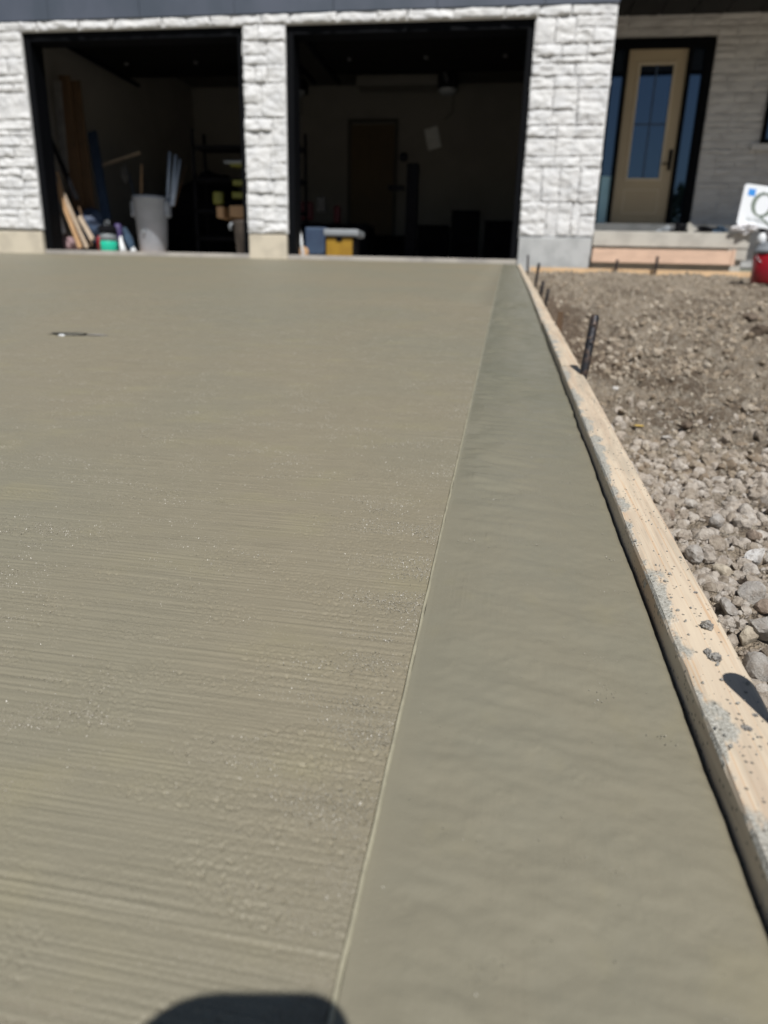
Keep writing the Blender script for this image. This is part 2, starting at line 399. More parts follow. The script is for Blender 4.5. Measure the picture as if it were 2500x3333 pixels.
ba = .55+.45*np.clip(fbm(X_*4, Y_*7, 51, 2)+.55, 0, 1)
gt = vn(X_*620, Y_*620, 61)*.6+vn(X_*1150, Y_*1000, 63)*.5
pit = np.clip(vn(X_*330, Y_*330, 67)-.25, 0, 1)
Z_ = szv(Y_)+fade*(.00074*ba*br*(1-.35*pat)+gt*(.00016+.00046*pat)-pit*pat*.0021+.0006*vn(X_*9, Y_*9, 71))
tag(gridmesh('driveway', np.stack([X_, Y_, Z_], -1), len(yr), NC, M['panel'], (v, f)), kind='structure')
# trowelled border with a rounded edge, ridge along the joint
ysb = lsp(-.35, .13, .02, 0)[:-1]+list(rows(.13, D-.002, .0009, .0042))
ridge = [(-.0006, -.003), (-.0002, .0005), (.0005, .0010), (.0012, .0007), (.0018, -.0008)]
prof = [(.0016, -.0008), (.004, -.0012)]+[(k*.004+.008, -.0016) for k in range(37)]
R_ = .008; 
for k in range(0, 8):
    a = k/7*math.pi/2; prof.append((.162-R_+R_*math.sin(a), -.0016-R_*(1-math.cos(a))*1.35))
prof += [(.162, -.10)]
def band_z(u, dz, y):
    w = 1 if .01 < u < .157 else 0
    e = math.exp(-((u-.16)/.02)**2)
    fl = min(1, max(0, (u-.003)/.02))
    z = sz(y)+dz
    if dz > -.09:
        z += fl*(.0010*nz(u*2.2, y*1., 0, 14)+.0006*nz(u*1.2+5, y*1.5, 2, 34)+.0018*nz(u, y, 4, 2.5))
        z -= e*.0012*(nz(0, y, 7, 6)+.5)
    return z
yb_ = np.array(ysb)
us = np.array([.0016, .003]+[.0042+k*.0011 for k in range(136)]+[p_[0] for p_ in prof[-9:]]); dz_ = np.array([-.0008, -.0012]+[-.0016]*136+[p_[1] for p_ in prof[-9:]])
yy_, uu_ = np.meshgrid(yb_, us, indexing='ij'); dd_ = np.broadcast_to(dz_, yy_.shape)
wob = (.0009*vn(yb_*0, yb_*9, 3)+.0005*vn(yb_*0, yb_*40, 4))[:, None]; wj_ = (.0005*vn(yb_*0+.3, yb_*30, 13))[:, None]
xx_ = XJ+uu_+np.where(uu_ > .14, wob, 0)+np.where(uu_ < .006, wj_, 0)
fl = np.clip((uu_-.003)/.02, 0, 1)*np.where(dd_ > -.09, 1, 0); sl = yy_+.16*uu_
rip = (vn(uu_*16, sl*52, 5)+.7*vn(uu_*11, sl*30, 55)+.35*vn(uu_*30, sl*105, 56))*(1.15+1.5*np.clip((yy_-.4)*1.6, 0, 1))*np.clip(1.25-uu_*6.5, .35, 1)*np.clip(.55+vn(uu_*5, yy_*3.1, 15), .1, 1.2)
far = np.clip((yy_-.2)*1.2, .45, 1.3)
zz_ = szv(yy_)+dd_+fl*(.0022*far*rip+.0008*vn(uu_*30, yy_*30, 6)+.0020*vn(uu_*9, yy_*6, 7)+.00032*vn(uu_*110, yy_*150, 8)+.00020*vn(uu_*480, yy_*9, 9)*np.clip(vn(uu_*14, yy_*9, 99)+.25, 0, .8)+.00009*vn(uu_*420, yy_*420, 98)+.00006*vn(uu_*700, yy_*700, 10))
cl_ = np.clip(fbm(uu_*30, yy_*52, 17, 2)-.30, 0, .5)*2
zz_ += fl*cl_*np.clip(vn(uu_*330, yy_*330, 19)-.15, 0, 1)*.0011
zz_ -= np.exp(-((uu_-.162)/.02)**2)*.0012*(vn(yy_*0, yy_*6, 27)+.5)*np.where(dd_ > -.09, 1, 0)
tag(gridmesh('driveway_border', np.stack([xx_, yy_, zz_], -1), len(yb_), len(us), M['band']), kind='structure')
v = []
for y in ysb:
    wj = .0005*nz(0, y, 13, 30); hz = .7+.6*nz(0, y, 1, 60)
    for u, dz in ridge: v.append((XJ+u+wj, y, sz(y)+(dz*hz if dz > 0 else dz)))
n = len(ridge); f = [(j*n+i, j*n+i+1, (j+1)*n+i+1, (j+1)*n+i) for j in range(len(ysb)-1) for i in range(n-1)]
tag(link('driveway_joint', v, f, M['ridge'], smooth=True), kind='structure')
# wet sand grains standing proud of the broomed surface
def grains(name, n, mat, inside, seed, smin, smax, lab, dens):
    g = np.random.default_rng(seed); V = []; Fs = []; k = 0; c = 0
    while c < n:
        y = .14*(3.2/.14)**(g.random()**1.1); x = inside(y, g)
        if g.random() > dens(x, y): continue
        s = g.uniform(smin, smax)*min(1.8, .75+y*.55); h = s*g.uniform(.55, 1.25); z = sz(y)+(.0 if mat == 'grain' else -.0014); q0 = g.uniform(0, 6.28)
        rr = s*g.uniform(.75, 1.2, 5); ox, oy = g.normal(size=2)*s*.25
        V += [(x+rr[i]*math.cos(q0+i*1.2566), y+rr[i]*math.sin(q0+i*1.2566), z-.0002) for i in range(5)]+[(x+ox, y+oy, z+h)]
        Fs += [(k+i, k+(i+1) % 5, k+5) for i in range(5)]; k += 6; c += 1
    tag(link(name, np.array(V), Fs, M[mat]), lab, 'sand grains', None, 'stuff')
def gm(name, col):
    t = NT(name); t.set('Base Color', col); t.set('Roughness', .6); t.set('Coat Weight', .75); t.set('Coat Roughness', .36); t.set('Coat IOR', 1.55); return t.m
M['grain'] = gm('wet_sand_grain', c3(.235, .212, .158)); M['grain2'] = gm('wet_sand_grain_smooth', c3(.225, .208, .158))
def d1(x, y):
    p = mn.noise(Vector((x*16, y*30, 1)))+.6*mn.noise(Vector((x*40, y*70, 5)))
    e = max(0, 1-(XJ-x)/.10)
    return min(1, max(.07, (p-.0)*2.2+e*.4))
grains('sand_grains', 85000, 'grain', lambda y, g: XJ-.001-(.10+.80*y)*g.random()**1.15, 11, .00022, .00062, 'wet glinting sand grains on the broomed driveway surface', d1)
def d2(x, y):
    return 1 if mn.noise(Vector((x*34, y*55, 3))) > .42 else .025
grains('surface_specks', 900, 'grain2', lambda y, g: XJ+.006+.145*g.random(), 12, .00025, .0006, 'tiny raised specks in clusters on the smooth driveway border', d2)
# soil
def soil_hv(x, y):
    d = x-XB; w = np.clip(y-.8, 0, 1)
    z = szv(np.minimum(y, D))-.055-.035*np.clip((y-.6)/1.2, 0, 1)
    z = z+.022*vn(x*1.6, y*1.6, 1)+.030*w*vn(x*2.3, y*2.9, 2)
    rg = 1-np.abs(vn(x*4.5, y*4.5, 5))*2
    z = z+(.007+.020*w)*fbm(x*6, y*6, 3, 4, .55)+.010*w*rg
    z = z+(.008+.019*w)*fbm(x*19, y*19, 4, 4, .6)
    z = z-.045*np.exp(-((y-3.2)/1.1)**2-((d-.12)/.16)**2)
    z = z+.05*np.exp(-((x-1.35)/.35)**2-((y-3.4)/.5)**2)+.025*np.exp(-((y-6.8)/1.2)**2-((d-.8)/1)**2)
    return np.where(d < .05, z-.012*(1-d/.05), z)
def soil_h(x, y): return float(soil_hv(np.array([x]), np.array([y]))[0])
yr = rows(.02, 8.54, .004, .0042); NS = 430
Y_, K_ = np.meshgrid(yr, np.linspace(0, 1, NS), indexing='ij'); X_ = XB-.03+(.35+.62*Y_)*(.35*K_+.65*K_**2)
Z_ = soil_hv(X_, Y_)-.08*np.clip((K_-.96)/.04, 0, 1)
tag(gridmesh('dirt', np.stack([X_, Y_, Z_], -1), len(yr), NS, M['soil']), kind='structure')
# ------------------------------------------------------------------ rocks
def ico(n):
    import bmesh
    bm = bmesh.new(); bmesh.ops.create_icosphere(bm, subdivisions=n, radius=1)
    v = np.array([q.co[:] for q in bm.verts]); f = np.array([[q.index for q in p.verts] for p in bm.faces]); bm.free(); return v, f
I2, FI2 = ico(2); I3, FI3 = ico(3)
def rockshape(I, k=9, rough=.05):
    n = rng.normal(size=(k, 3)); n /= np.linalg.norm(n, axis=1)[:, None]; d = rng.uniform(.55, .95, k)
    dots = I@n.T; r = np.where(dots > .05, d/np.maximum(dots, .05), 9).min(1); r = np.minimum(r, 1.05)
    v = I*r[:, None]
    v = v*(1+rough*np.array([mn.fractal(Vector(p*2.5)+Vector((d[0]*50, 0, 0)), 1, 2, 3) for p in v])[:, None])
    return v*rng.uniform([.75, .6, .5], [1.15, 1., .8])
SH2 = [rockshape(I2, 8, .11) for _ in range(40)]; SH1 = None
I1, FI1 = ico(1); SH1 = [rockshape(I1, 7) for _ in range(24)]
def rotm():
    q = rng.normal(size=4); q /= np.linalg.norm(q); w, x, y, z = q
    return np.array([[1-2*(y*y+z*z), 2*(x*y-z*w), 2*(x*z+y*w)], [2*(x*y+z*w), 1-2*(x*x+z*z), 2*(y*z-x*w)], [2*(x*z-y*w), 2*(y*z+x*w), 1-2*(x*x+y*y)]])
BIG = [  # px, py(base centre), Y-ish from soil, radius(m), material, label
 (2452, 1845, .022, 'rockw', 'bright white rounded stone among the gravel near the right frame edge'),
 (2350, 1890, .016, 'rockc', 'cream square-edged stone beside the wooden form board'),
 (2255, 1835, .017, 'rockg', 'pale stone lying against the outer edge of the form board'),
 (2432, 1960, .018, 'rockg', 'long pale stone lying slantwise below the white stone'),
 (2492, 2005, .015, 'rockb', 'smooth brown stone at the right edge of the picture'),
 (2365, 2010, .014, 'rockg', 'round light grey stone touching the form board'),
 (2485, 2085, .024, 'rockg', 'largest grey stone in the lower right gravel'),
 (2425, 2100, .018, 'rockc', 'angular cream stone next to the largest grey stone'),
 (2450, 1770, .016, 'rockb', 'pitted tan stone just beyond the white stone'),
 (2175, 1695, .017, 'rockb', 'flat brown stone by the form board, farthest of the large ones'),
 (2330, 1725, .019, 'rockg', 'wide flat pale stone standing clear in the middle gravel'),
 (2448, 2230, .020, 'rockg', 'crumbly grey stone beside the steel stake shadow'),
]
def soil_hit(px, py):
    d = F2 + R3*((px-1250)/F) - U3*((py-1666.5)/F)
    t = .2
    while t < 12:
        p = d*t
        if p.z < soil_h(p.x, p.y): return p
        t += .008
    return d*t
bigpos = []
for px, py, r, mt, lab in BIG:
    r *= .66; p = soil_hit(px, py); bigpos.append((p.x, p.y, r))
    sh = rockshape(I3, 10, .07)*r*1.05; sh = sh@rotm().T
    off = np.array([max(p.x, XB+r*.85), p.y, soil_h(p.x, p.y)+r*.62])
    tag(link('stone', sh+off, FI3.tolist(), M[mt], loc=tuple(off)), lab, 'stone', 'larger stones in the gravel')
def rocks(name, n, yr, smin, smax, shapes, FI, spread, expo=2.2, seed=1, kind='stuff', sink=.15, mats='rock', lab=None):
    V = []; Fc = []; k = 0; nv = shapes[0].shape[0]
    P = []
    while k < n:
        u = rng.random(); y = yr[0]*(yr[1]/yr[0])**(u**.8)
        xmax = XB+spread[0]+spread[1]*y; x = XB+.002+(xmax-XB)*rng.random()
        s = smin*(smax/smin)**(rng.random()**expo)*min(1.6, .6+y*.5)
        if any((x-a)**2+(y-b)**2 < (c*.8)**2 for a, b, c in bigpos): continue
        if x-s*.8 < XB: x = XB+s*.8
        if y > 1.2 and nz(x, y, 5, 1.7) < -.05 and rng.random() < .75: continue
        P.append((x, y, s)); k += 1
    P = np.array(P); HZ = soil_hv(P[:, 0], P[:, 1])
    for k, (x, y, s) in enumerate(P):
        V.append((shapes[rng.integers(len(shapes))]*s)@rotm().T+np.array([x, y, HZ[k]+s*sink])); Fc.append(FI+k*nv)
    o = link(name, np.concatenate(V), np.concatenate(Fc).tolist(), M[mats])
    tag(o, lab, 'gravel', None, 'stuff')
rocks('gravel', 9000, (.28, 1.5), .0022, .0130, SH2, FI2, (.08, .38), 1.9, mats='rock2', lab='mixed broken limestone gravel on the dirt beside the form board')
rocks('dirt_clods', 17000, (1.0, 8.3), .0028, .0125, SH1, FI1, (.25, .42), 2.4, lab='dry clods and small stones over the dirt toward the porch')
for px, py, r, mt, nm, lab, ct, e in [(2010, 1268, .016, 'rockw', 'stone', 'white chip of stone on the dirt beyond the tall stake', 'stone', (1, .8, .6)), (2172, 1432, .012, 'rockg', 'stone', 'pale grey chip of stone alone in the middle of the dirt', 'stone', (1, .8, .7)),
        (2082, 1386, .008, 'yellowish', 'scrap', 'yellow scrap lying on the dirt beside the form board', 'scrap', (1.5, .8, .3)), (2040, 1097, .045, 'scrapwood', 'wood_scrap', 'thin dark wood splinter lying on the dirt to the right of the tall stake', 'wood scrap', (1.3, .35, .10)),
        (2432, 1040, .05, 'damp_clod', 'clod', 'dark damp clod at the right of the dirt below the red bucket', 'clod', (1, .8, .8)), (2475, 1085, .04, 'damp_clod', 'clod', 'lower dark damp clod at the right frame edge', 'clod', (1.1, .8, .7)), (2240, 1400, .016, 'damp_clod', 'clod', 'small dark clod in the middle dirt', 'clod', (1.1, .8, .7))]:
    if mt not in M: M[mt] = {'yellowish': lambda: simple('yellowish', c3(.55, .38, .10), .7), 'scrapwood': lambda: simple('scrapwood', c3(.12, .09, .065), .9, c3(.30, .25, .19), 12), 'damp_clod': lambda: simple('damp_clod', c3(.085, .062, .044), .95, c3(.15, .115, .085), 30, .006, 60)}[mt]()
    p = soil_hit(px, py); sh = rockshape(I3, 12, .16)*r*np.array(e); off = np.array([p.x, p.y, soil_h(p.x, p.y)+r*e[2]*.1])
    tag(link(nm, sh+off, FI3.tolist(), M[mt], loc=tuple(off)), lab, ct)
# ------------------------------------------------------------------ form boards along the slab
def longboard(y0, y1, xi, xo, dz, seed, label):
    ys = lsp(y0, y1, .01, .012); P = [(0, -.085), (0, -.003), (.0012, -.0006), (.004, 0), (.012, .0002), (.020, 0), (.027, .0002), (.0333, 0), (.0358, -.0012), (.037, -.004), (.037, -.085)]
    v = []
    for y in ys:
        t = (y-y0)/(y1-y0); x0 = xi[0]+(xi[1]-xi[0])*t
        for j, (u, z) in enumerate(P):
            w = .0008*nz(u*20, y, seed, 30) if j in (2, 3, 7, 8) else .0003*nz(u*40, y, seed, 15)
            v.append((x0+u+(w if j < 3 else 0)+.0007*nz(0, y, seed, 5), y, sz(y)+.012+z+dz+w))
    n = len(P); f = [(j*n+i, j*n+i+1, (j+1)*n+i+1, (j+1)*n+i) for j in range(len(ys)-1) for i in range(n-1)]
    f += [tuple(range(n)), tuple(reversed(range((len(ys)-1)*n, len(ys)*n)))]
    o = link('form_board', v, f, M['form'], loc=(v[0][0], y0, sz(y0)-.07))
    return tag(o, label, 'form board', 'form boards along the driveway edge')
longboard(-.35, 1.425, (.1220, .1215), None, 0, 1, 'nearest pine form board along the driveway edge, spattered with cement')
longboard(1.432, 2.25, (.1225, .121), None, .001, 5, 'middle pine form board of the driveway edge, between the two butt joints')
longboard(2.256, 8.30, (.1195, .1215), None, -.001, 9, 'farthest pine form board of the driveway edge, running to the garage corner')
# crumbs and clumps
V = []; Fc = []; nv = SH1[0].shape[0]
for k in range(420):
    y = .28+rng.random()**1.5*1.1; x = .1235+.033*rng.random()**.9; s = .00035*(5.)**(rng.random()**2.6)
    V.append((SH1[k % 24]*s)@rotm().T+np.array([x, y, sz(y)+.0122+s*.3])); Fc.append(FI1+k*nv)
tag(link('cement_crumbs', np.concatenate(V), np.concatenate(Fc).tolist(), M['crumb']), 'fine cement crumbs scattered over the near form board', 'crumbs', None, 'stuff')
def clump(px, py, s, lab, e=(1, 1, 1)):
    d = F2+R3*((px-1250)/F)-U3*((py-1666.5)/F); t = -(.2462-.012)/(d.z-.0678*d.y); p = d*t
    I = I3; r = np.array([1+.55*mn.fractal(Vector(q*2.2)+Vector((px, py, 0)), .6, 2.1, 5) for q in I])
    v = I*r[:, None]*s*np.array(e); off = np.array([p.x, p.y, sz(p.y)+.012+s*e[2]*.55])
    tag(link('cement_clump', v+off, FI3.tolist(), M['clump'], loc=tuple(off)), lab, 'cement clump', 'cement clumps on the form board')
clump(2300, 2045, .0036, 'spiky cement clump on the form board, the farther of the two big ones', (1, .9, .95))
clump(2328, 2148, .0031, 'rounded cement clump on the form board just above the stake shadow', (1.1, .9, .85))
clump(2303, 2128, .0023, 'small cement clump touching the rounded clump on the form board', (.9, 1, .9))
clump(2264, 1931, .0013, 'tiny cement crumb alone high on the form board', (1, .8, .7))
clump(2430, 2372, .0019, 'flat pale cement flake low on the form board', (1.3, 1, .35))
clump(2458, 2330, .0012, 'little dark cement speck beside the flat flake on the form board', (1.1, 1, .6))
# dark mark in the slab
mk = at(235, 1086, 1.655); 
V = []; Fc = []; k = 0
t = thing('mud_clod', (mk.x, mk.y, sz(mk.y)), 'dark flattened mud clod alone on the wet driveway surface', 'clod')
def blob(cx, cy_, rx, ry, rz, name, mat, sd):
    r = np.array([1+.5*mn.fractal(Vector(q*1.7)+Vector((sd, 0, 0)), .8, 2, 3) for q in I3])
    link(name, I3*r[:, None]*np.array([rx, ry, rz])+np.array([cx, cy_, sz(cy_)+.001]), FI3.tolist(), mat, t, smooth=True)
blob(mk.x-.012, mk.y, .055, .020, .0042, 'clod_body', simple('damp_mud', c3(.055, .053, .042), .7, c3(.10, .095, .075), 60), 3)
blob(mk.x+.062, mk.y+.006, .030, .010, .0022, 'clod_tail', M['clump'], 8)
blob(mk.x-.014, mk.y-.024, .009, .004, .003, 'chip', M['white'], 12)  # added white blob in place of the glint at the mark's near edge
# ------------------------------------------------------------------ stakes
def stake(name, b, tp, r, mat, label, cat, grp, hole=True, flat=1.):
    b = Vector(b); tp = Vector(tp); d = (tp-b); 
    T = thing(name, b, label, cat, grp)
    low = b-d.normalized()*.07
    mb = MB(); mb.tube([low, b+d*.1, b+d*.96, tp], [r*.45, r, r, r*.82], 14, flat=flat)
    part('shaft', mb, mat, T, smooth=True)
    if hole:
        for q in (.82, .5):
            c = b+d*q; mb = MB(); u = Vector((0, -1, 0))
            mb.tube([c-u*r*flat*1.04, c+u*r*flat*1.04], r*.34, 10); part('hole', mb, M['dark'], T)
    return T
g1 = 'steel stakes holding the form boards'
stake('steel_stake', at(1901, 1214, 1.35), at(1938, 1026, 1.375), .0080, M['steel'], 'tall dark steel stake with a hole near its top, beside the board joint', 'stake', g1)
stake('steel_stake', (.1700, .315, sz(.315)-.02), (.1705, .317, sz(.317)+.112), .0085, M['steel'], 'nearest steel stake at the right frame edge casting a shadow on the board', 'stake', g1, flat=.9)
for (bx, by, Y, tx, ty, lab) in [(1711, 880, 6.04, 1713, 830, 'steel stake at the garage corner, farthest along the driveway form'),
        (1738, 921, 4.24, 1749, 856, 'steel stake second from the garage corner, leaning slightly'),
        (1754, 957, 3.38, 1763, 914, 'short steel stake third from the garage corner'),
        (1771, 986, 2.91, 1779, 940, 'thin steel stake fourth from the garage corner')]:
    b = at(bx+6, by, Y); tp = at(tx+6, ty, Y)
    stake('steel_stake', b, tp, .0085 if Y > 3 else .0065, M['steel'], lab, 'stake', g1, hole=False)
mb = MB(); b = at(1818, 1066, 2.12); tp = at(1826, 1015, 2.13); mb.beam(b-Vector((0, 0, .06)), tp, .016, .014)
tag(part('wooden_stake', mb, M['brownwood'], loc=tuple(b)), 'short weathered wooden stake beside the middle form board', 'stake')
for (bx, by, tx, ty, lab) in [(2001, 897, 2010, 845, 'dark steel stake left in front of the porch ground form'), (2130, 897, 2141, 834, 'dark steel stake right in front of the porch ground form')]:
    stake('steel_stake', at(bx, by, 8.38), at(tx, ty, 8.38), .016, M['steel'], lab, 'stake', 'stakes before the porch', hole=False)
# ------------------------------------------------------------------ HOUSE
H = thing('house', (-2, D, ZF), 'white stone house with two open garage bays and a recessed tan front door', 'house')
def stonewall(x0, x1, z0, z1, Yw, rows, wr, depth, step, V, Fc, gap=.006, jag=0.):
    z = z0
    while z < z1-.02:
        hh = random.choice(rows); hh = min(hh, z1-z)
        if z1-z-hh < .06: hh = z1-z
        x = x0
        while x < x1-.01:
            w = random.uniform(*wr); 
            if x1-x-w < wr[0]*.7: w = x1-x
            cells = [(x, x+w, z, z+hh)]
            if hh > .16 and random.random() < .55:
                q = random.uniform(.35, .65)*hh
                if w > .3 and random.random() < .5:
                    m_ = x+w*random.uniform(.35, .65); cells = [(x, m_, z, z+q), (m_, x+w, z, z+q), (x, x+w, z+q, z+hh)]
                else: cells = [(x, x+w, z, z+q), (x, x+w, z+q, z+hh)]
            elif w > .22 and hh > .16 and random.random() < .35:
                m_ = x+w*random.uniform(.3, .7); cells = [(x, m_, z, z+hh), (m_, x+w, z, z+hh)]
            for a, b, c, d in cells:
                a2, b2, c2, d2 = a+gap/2, b-gap/2, c+gap/2, d-gap/2
                if jag and abs(b-x1) < .01: b2 += random.uniform(-.01, jag)
                if jag and abs(a-x0) < .01: a2 -= random.uniform(-.01, jag)
                nx = max(4, int((b2-a2)/step)); nzn = max(4, int((d2-c2)/step)); sd = random.uniform(0, 99)
                dp = depth*random.uniform(.65, 1.15); off = len(V)
                tx, tz = random.uniform(-.3, .3), random.uniform(-.35, .1)
                for j in range(nzn+1):
                    for i in range(nx+1):
                        X = a2+(b2-a2)*i/nx; Z = c2+(d2-c2)*j/nzn
                        e = min(X-a2, b2-X, (Z-c2), (d2-Z)); 
                        k = min(1, e/.020); k = math.sqrt(max(0, 1-(1-k)**2)) if e > 0 else 0
                        fr = mn.fractal(Vector((X*6+sd, Z*9, sd)), .9, 2, 4); rg = abs(mn.noise(Vector((X*9, Z*13+sd, 1))))
                        dd = dp*(.62+.32*fr-.35*rg+tx*((X-a)/(b-a)-.5)+tz*((Z-c)/(d-c)-.5))
                        jx = .011*mn.noise(Vector((X*20, Z*20, sd+7))) if e <= 0 else 0
                        V.append((X+jx, Yw-max(.004, dd)*(.58+.42*k), Z+jx))
                for j in range(nzn):
                    for i in range(nx):
                        o = off+j*(nx+1)+i; Fc.append((o, o+1, o+nx+2, o+nx+1))
            x += w
        z += hh
V = []; Fc = []
rw = [.12, .18, .24, .30, .36]; ww = (.24, .6)
stonewall(-9.0, X1, .60, ZL, D, rw, ww, .05, .016, V, Fc, jag=.012)
stonewall(X2, X3, .60, ZL, D, rw, (.18, .34), .05, .014, V, Fc, jag=.010)
stonewall(X4, XC, .62, ZL, D, rw, (.2, .5), .05, .014, V, Fc, jag=.006)
stonewall(-9.0, XC, ZL+.002, 2.90, D, [.098], (.25, .6), .055, .014, V, Fc)
vw = link('stone_wall', V, Fc, M['stone'], H, smooth=True)
mb = MB()
TH = .30
for a, b in ((-9.0, X1), (X2, X3), (X4, XC)):
    mb.box((a, D, .60), (b, D+TH, ZL))
mb.box((-9.0, D, ZL), (XC, D+TH, 3.0))
mb.box((XC-.2, D+TH, .60), (XC, 11.5, 3.8))
part('wall_backing', mb, M['stone'], H)
mb = MB()
mb.box((-9.0, D-.035, .0), (X1-.012, D+TH, .575)); part('foundation', mb, M['foundcream'], H, bevel=.008)
mb = MB(); mb.box((X2+.012, D-.035, .0), (X3-.01, D+TH, .585)); part('foundation', mb, M['foundcream'], H, bevel=.008)
mb = MB(); mb.box((X4+.01, D-.04, .0), (XC-.008, D+TH, .605)); part('foundation', mb, M['foundgrey'], H, bevel=.008)
# siding above
mb = MB(); 
for i, (a, b) in enumerate([(-9+k*1.15, -9+(k+1)*1.15-.006) for k in range(9)]):
    b = min(b, XC+.01)
    if a < XC: mb.box((a, D-.03-.002*(i % 2), 2.905), (b, D+.1, 4.4))
part('siding', mb, M['siding'], H, bevel=.002)
# garage openings: black jambs and header
for a, b in ((X1, X2), (X3, X4)):
    mb = MB()
    mb.box((a-.02, D+.03, ZF), (a+.085, D+.28, ZL+.02)); mb.box((b-.075, D+.03, ZF), (b+.02, D+.28, ZL+.02))
    mb.box((a+.085, D+.03, ZL-.09), (b-.075, D+.28, ZL+.02))
    fr = part('garage_door_frame', mb, M['black'], H, bevel=.003)
    # raised sectional door lying on its tracks under the ceiling
    mb = MB()
    for k in range(4): mb.box((a-.03, D+.40+k*.565, 2.99), (b+.03, D+.40+k*.565+.555, 3.04))
    gd = part('garage_door', mb, M['doorside'], H, bevel=.004)
    mb = MB(); mb.beam((a-.06, D+.40, 2.97), (a-.06, D+3.0, 2.97), .05, .05); mb.beam((a-.01, D+.32, ZF), (a-.01, D+.36, 2.7), .05, .03)
    part('track', mb, M['black'], gd)
    mb = MB(); mb.beam((b+.06, D+.40, 2.97), (b+.06, D+3.0, 2.97), .05, .05); mb.beam((b+.01, D+.32, ZF), (b+.01, D+.36, 2.7), .05, .03)
    part('track', mb, M['black'], gd)
    mb = MB(); mb.beam((a, D+2.62, 2.975), (b, D+2.62, 2.975), .04, .012); part('strut', mb, M['metal'], gd)
    for u in (.12, .5, .88):
        mb = MB(); mb.tube([(a+(b-a)*u, D+1.9, 2.96), (a+(b-a)*u, D+1.9, 2.985)], .03, 10); part('roller', mb, M['metal'], gd)
    # opener: rail and motor head
    c = (a+b)/2+(.15 if a > -4 else .95)
    mb = MB(); mb.beam((c, D+.35, 3.09), (c, 12.35, 3.09), .04, .04); op = part('door_opener', mb, M['metal'], H)
    mb = MB(); mb.box((c-.15, 12.3, 3.02), (c+.15, 12.75, 3.20)); part('motor_housing', mb, M['dark'], op, bevel=.03)
    mb = MB(); mb.lathe((c, 12.5, 2.95), [(.02, 0), (.10, .01), (.14, .05), (.15, .10)], 20); part('lamp_cover', mb, M['grey'], op, smooth=True)
    mb = MB(); mb.tube([(c+.1, 12.5, 3.0), (c+.1, 12.48, 2.7), (c-.02, 12.5, 2.6)], .006, 6); part('cord', mb, M['dark'], op, smooth=True)
# interior shell
IX0, IX1, IY1, IZ = -6.5, XC-.2, 15.0, 3.72
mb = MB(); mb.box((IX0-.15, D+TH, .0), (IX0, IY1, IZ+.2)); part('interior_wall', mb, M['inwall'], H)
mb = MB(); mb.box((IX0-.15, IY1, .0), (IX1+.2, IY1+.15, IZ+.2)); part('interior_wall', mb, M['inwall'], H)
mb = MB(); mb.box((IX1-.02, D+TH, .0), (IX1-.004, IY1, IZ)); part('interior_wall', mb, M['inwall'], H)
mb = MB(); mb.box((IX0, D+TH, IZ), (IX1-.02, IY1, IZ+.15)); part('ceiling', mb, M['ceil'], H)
mb = MB(); mb.box((-9.2, D+TH, 3.0), (XC-.2, D+TH+.12, 4.4)); part('header', mb, M['inwall'], H)
mb = MB(); mb.box((-2.95, 14.1, 3.50), (-1.15, 14.6, 3.66)); part('ceiling_fixture', mb, M['inwall'], H, bevel=.02)
mb = MB(); mb.box((-3.21, IY1-.05, 1.0), (-2.34, IY1-.003, 3.03)); dr = part('interior_door', mb, M['browndoor'], H)
mb = MB()
for z0, z1 in ((1.15, 1.75), (1.9, 2.85)):
    for x0 in (-3.11, -2.74): mb.box((x0, IY1-.062, z0), (x0+.28, IY1-.051, z1))
part('panel', mb, M['browndoor'], dr, bevel=.004)
mb = MB(); mb.beam((-3.24, IY1-.03, 1.0), (-3.24, IY1-.03, 3.07), .06, .07); mb.beam((-2.31, IY1-.03, 1.0), (-2.31, IY1-.03, 3.07), .06, .07); mb.beam((-3.27, IY1-.03, 3.1), (-2.28, IY1-.03, 3.1), .07, .06, side=(0, 1, 0))
part('door_casing', mb, M['ceil'], dr)
mb = MB(); mb.box((IX0, 14.2, .36), (-1.9, 15.0, .97)); part('interior_step', mb, M['dark'], H)
# garage floor (its front edge shows as the pale lip above the driveway)
mb = MB(); mb.box((IX0-.1, D, .1), (IX1-.02, IY1, ZF)); tag(part('garage_floor', mb, M['floor'], bevel=.006), kind='structure')
# upper storey / roof mass
mb = MB(); mb.box((-9.2, D+.10, 4.0), (7.0, 15.2, 4.4)); part('upper_floor', mb, M['siding'], H)
mb = MB(); mb.add([(-9.6, D-.4, 4.4), (7.4, D-.4, 4.4), (7.4, 15.6, 4.4), (-9.6, 15.6, 4.4), (-6, 12, 6.6), (4, 12, 6.6)], [(0,1,5,4), (1,2,5), (2,3,4,5), (3,0,4), (0,3,2,1)])
part('roof', mb, M['soffit'], H)
# ------------------------------------------------------------------ porch
YP = 11.5
V = []; Fc = []
dxl, dxr, zb, zt = 1.18, 2.59, .98, 3.33
random.seed(21)
pr = [.07, .10, .13, .17]; pw = (.2, .6)
stonewall(XC, dxl, .9, 3.9, YP, pr, (.1, .3), .03, .02, V, Fc)
stonewall(dxr, 6.0, .6, 2.02 if False else 3.9, YP, pr, pw, .035, .022, V, Fc)
stonewall(dxl, dxr, zt+.04, 3.9, YP, pr, pw, .03, .022, V, Fc)
link('porch_wall', V, Fc, M['porchstone'], H, smooth=True)
mb = MB(); mb.box((XC, YP, .5), (dxl, YP+.2, 3.9)); mb.box((dxr, YP, .5), (6, YP+.2, 3.9)); mb.box((dxl, YP, zt+.03), (dxr, YP+.2, 3.9)); mb.box((dxl, YP, .5), (dxr, YP+.2, zb-.03))
part('porch_wall_backing', mb, M['porchstone'], H)
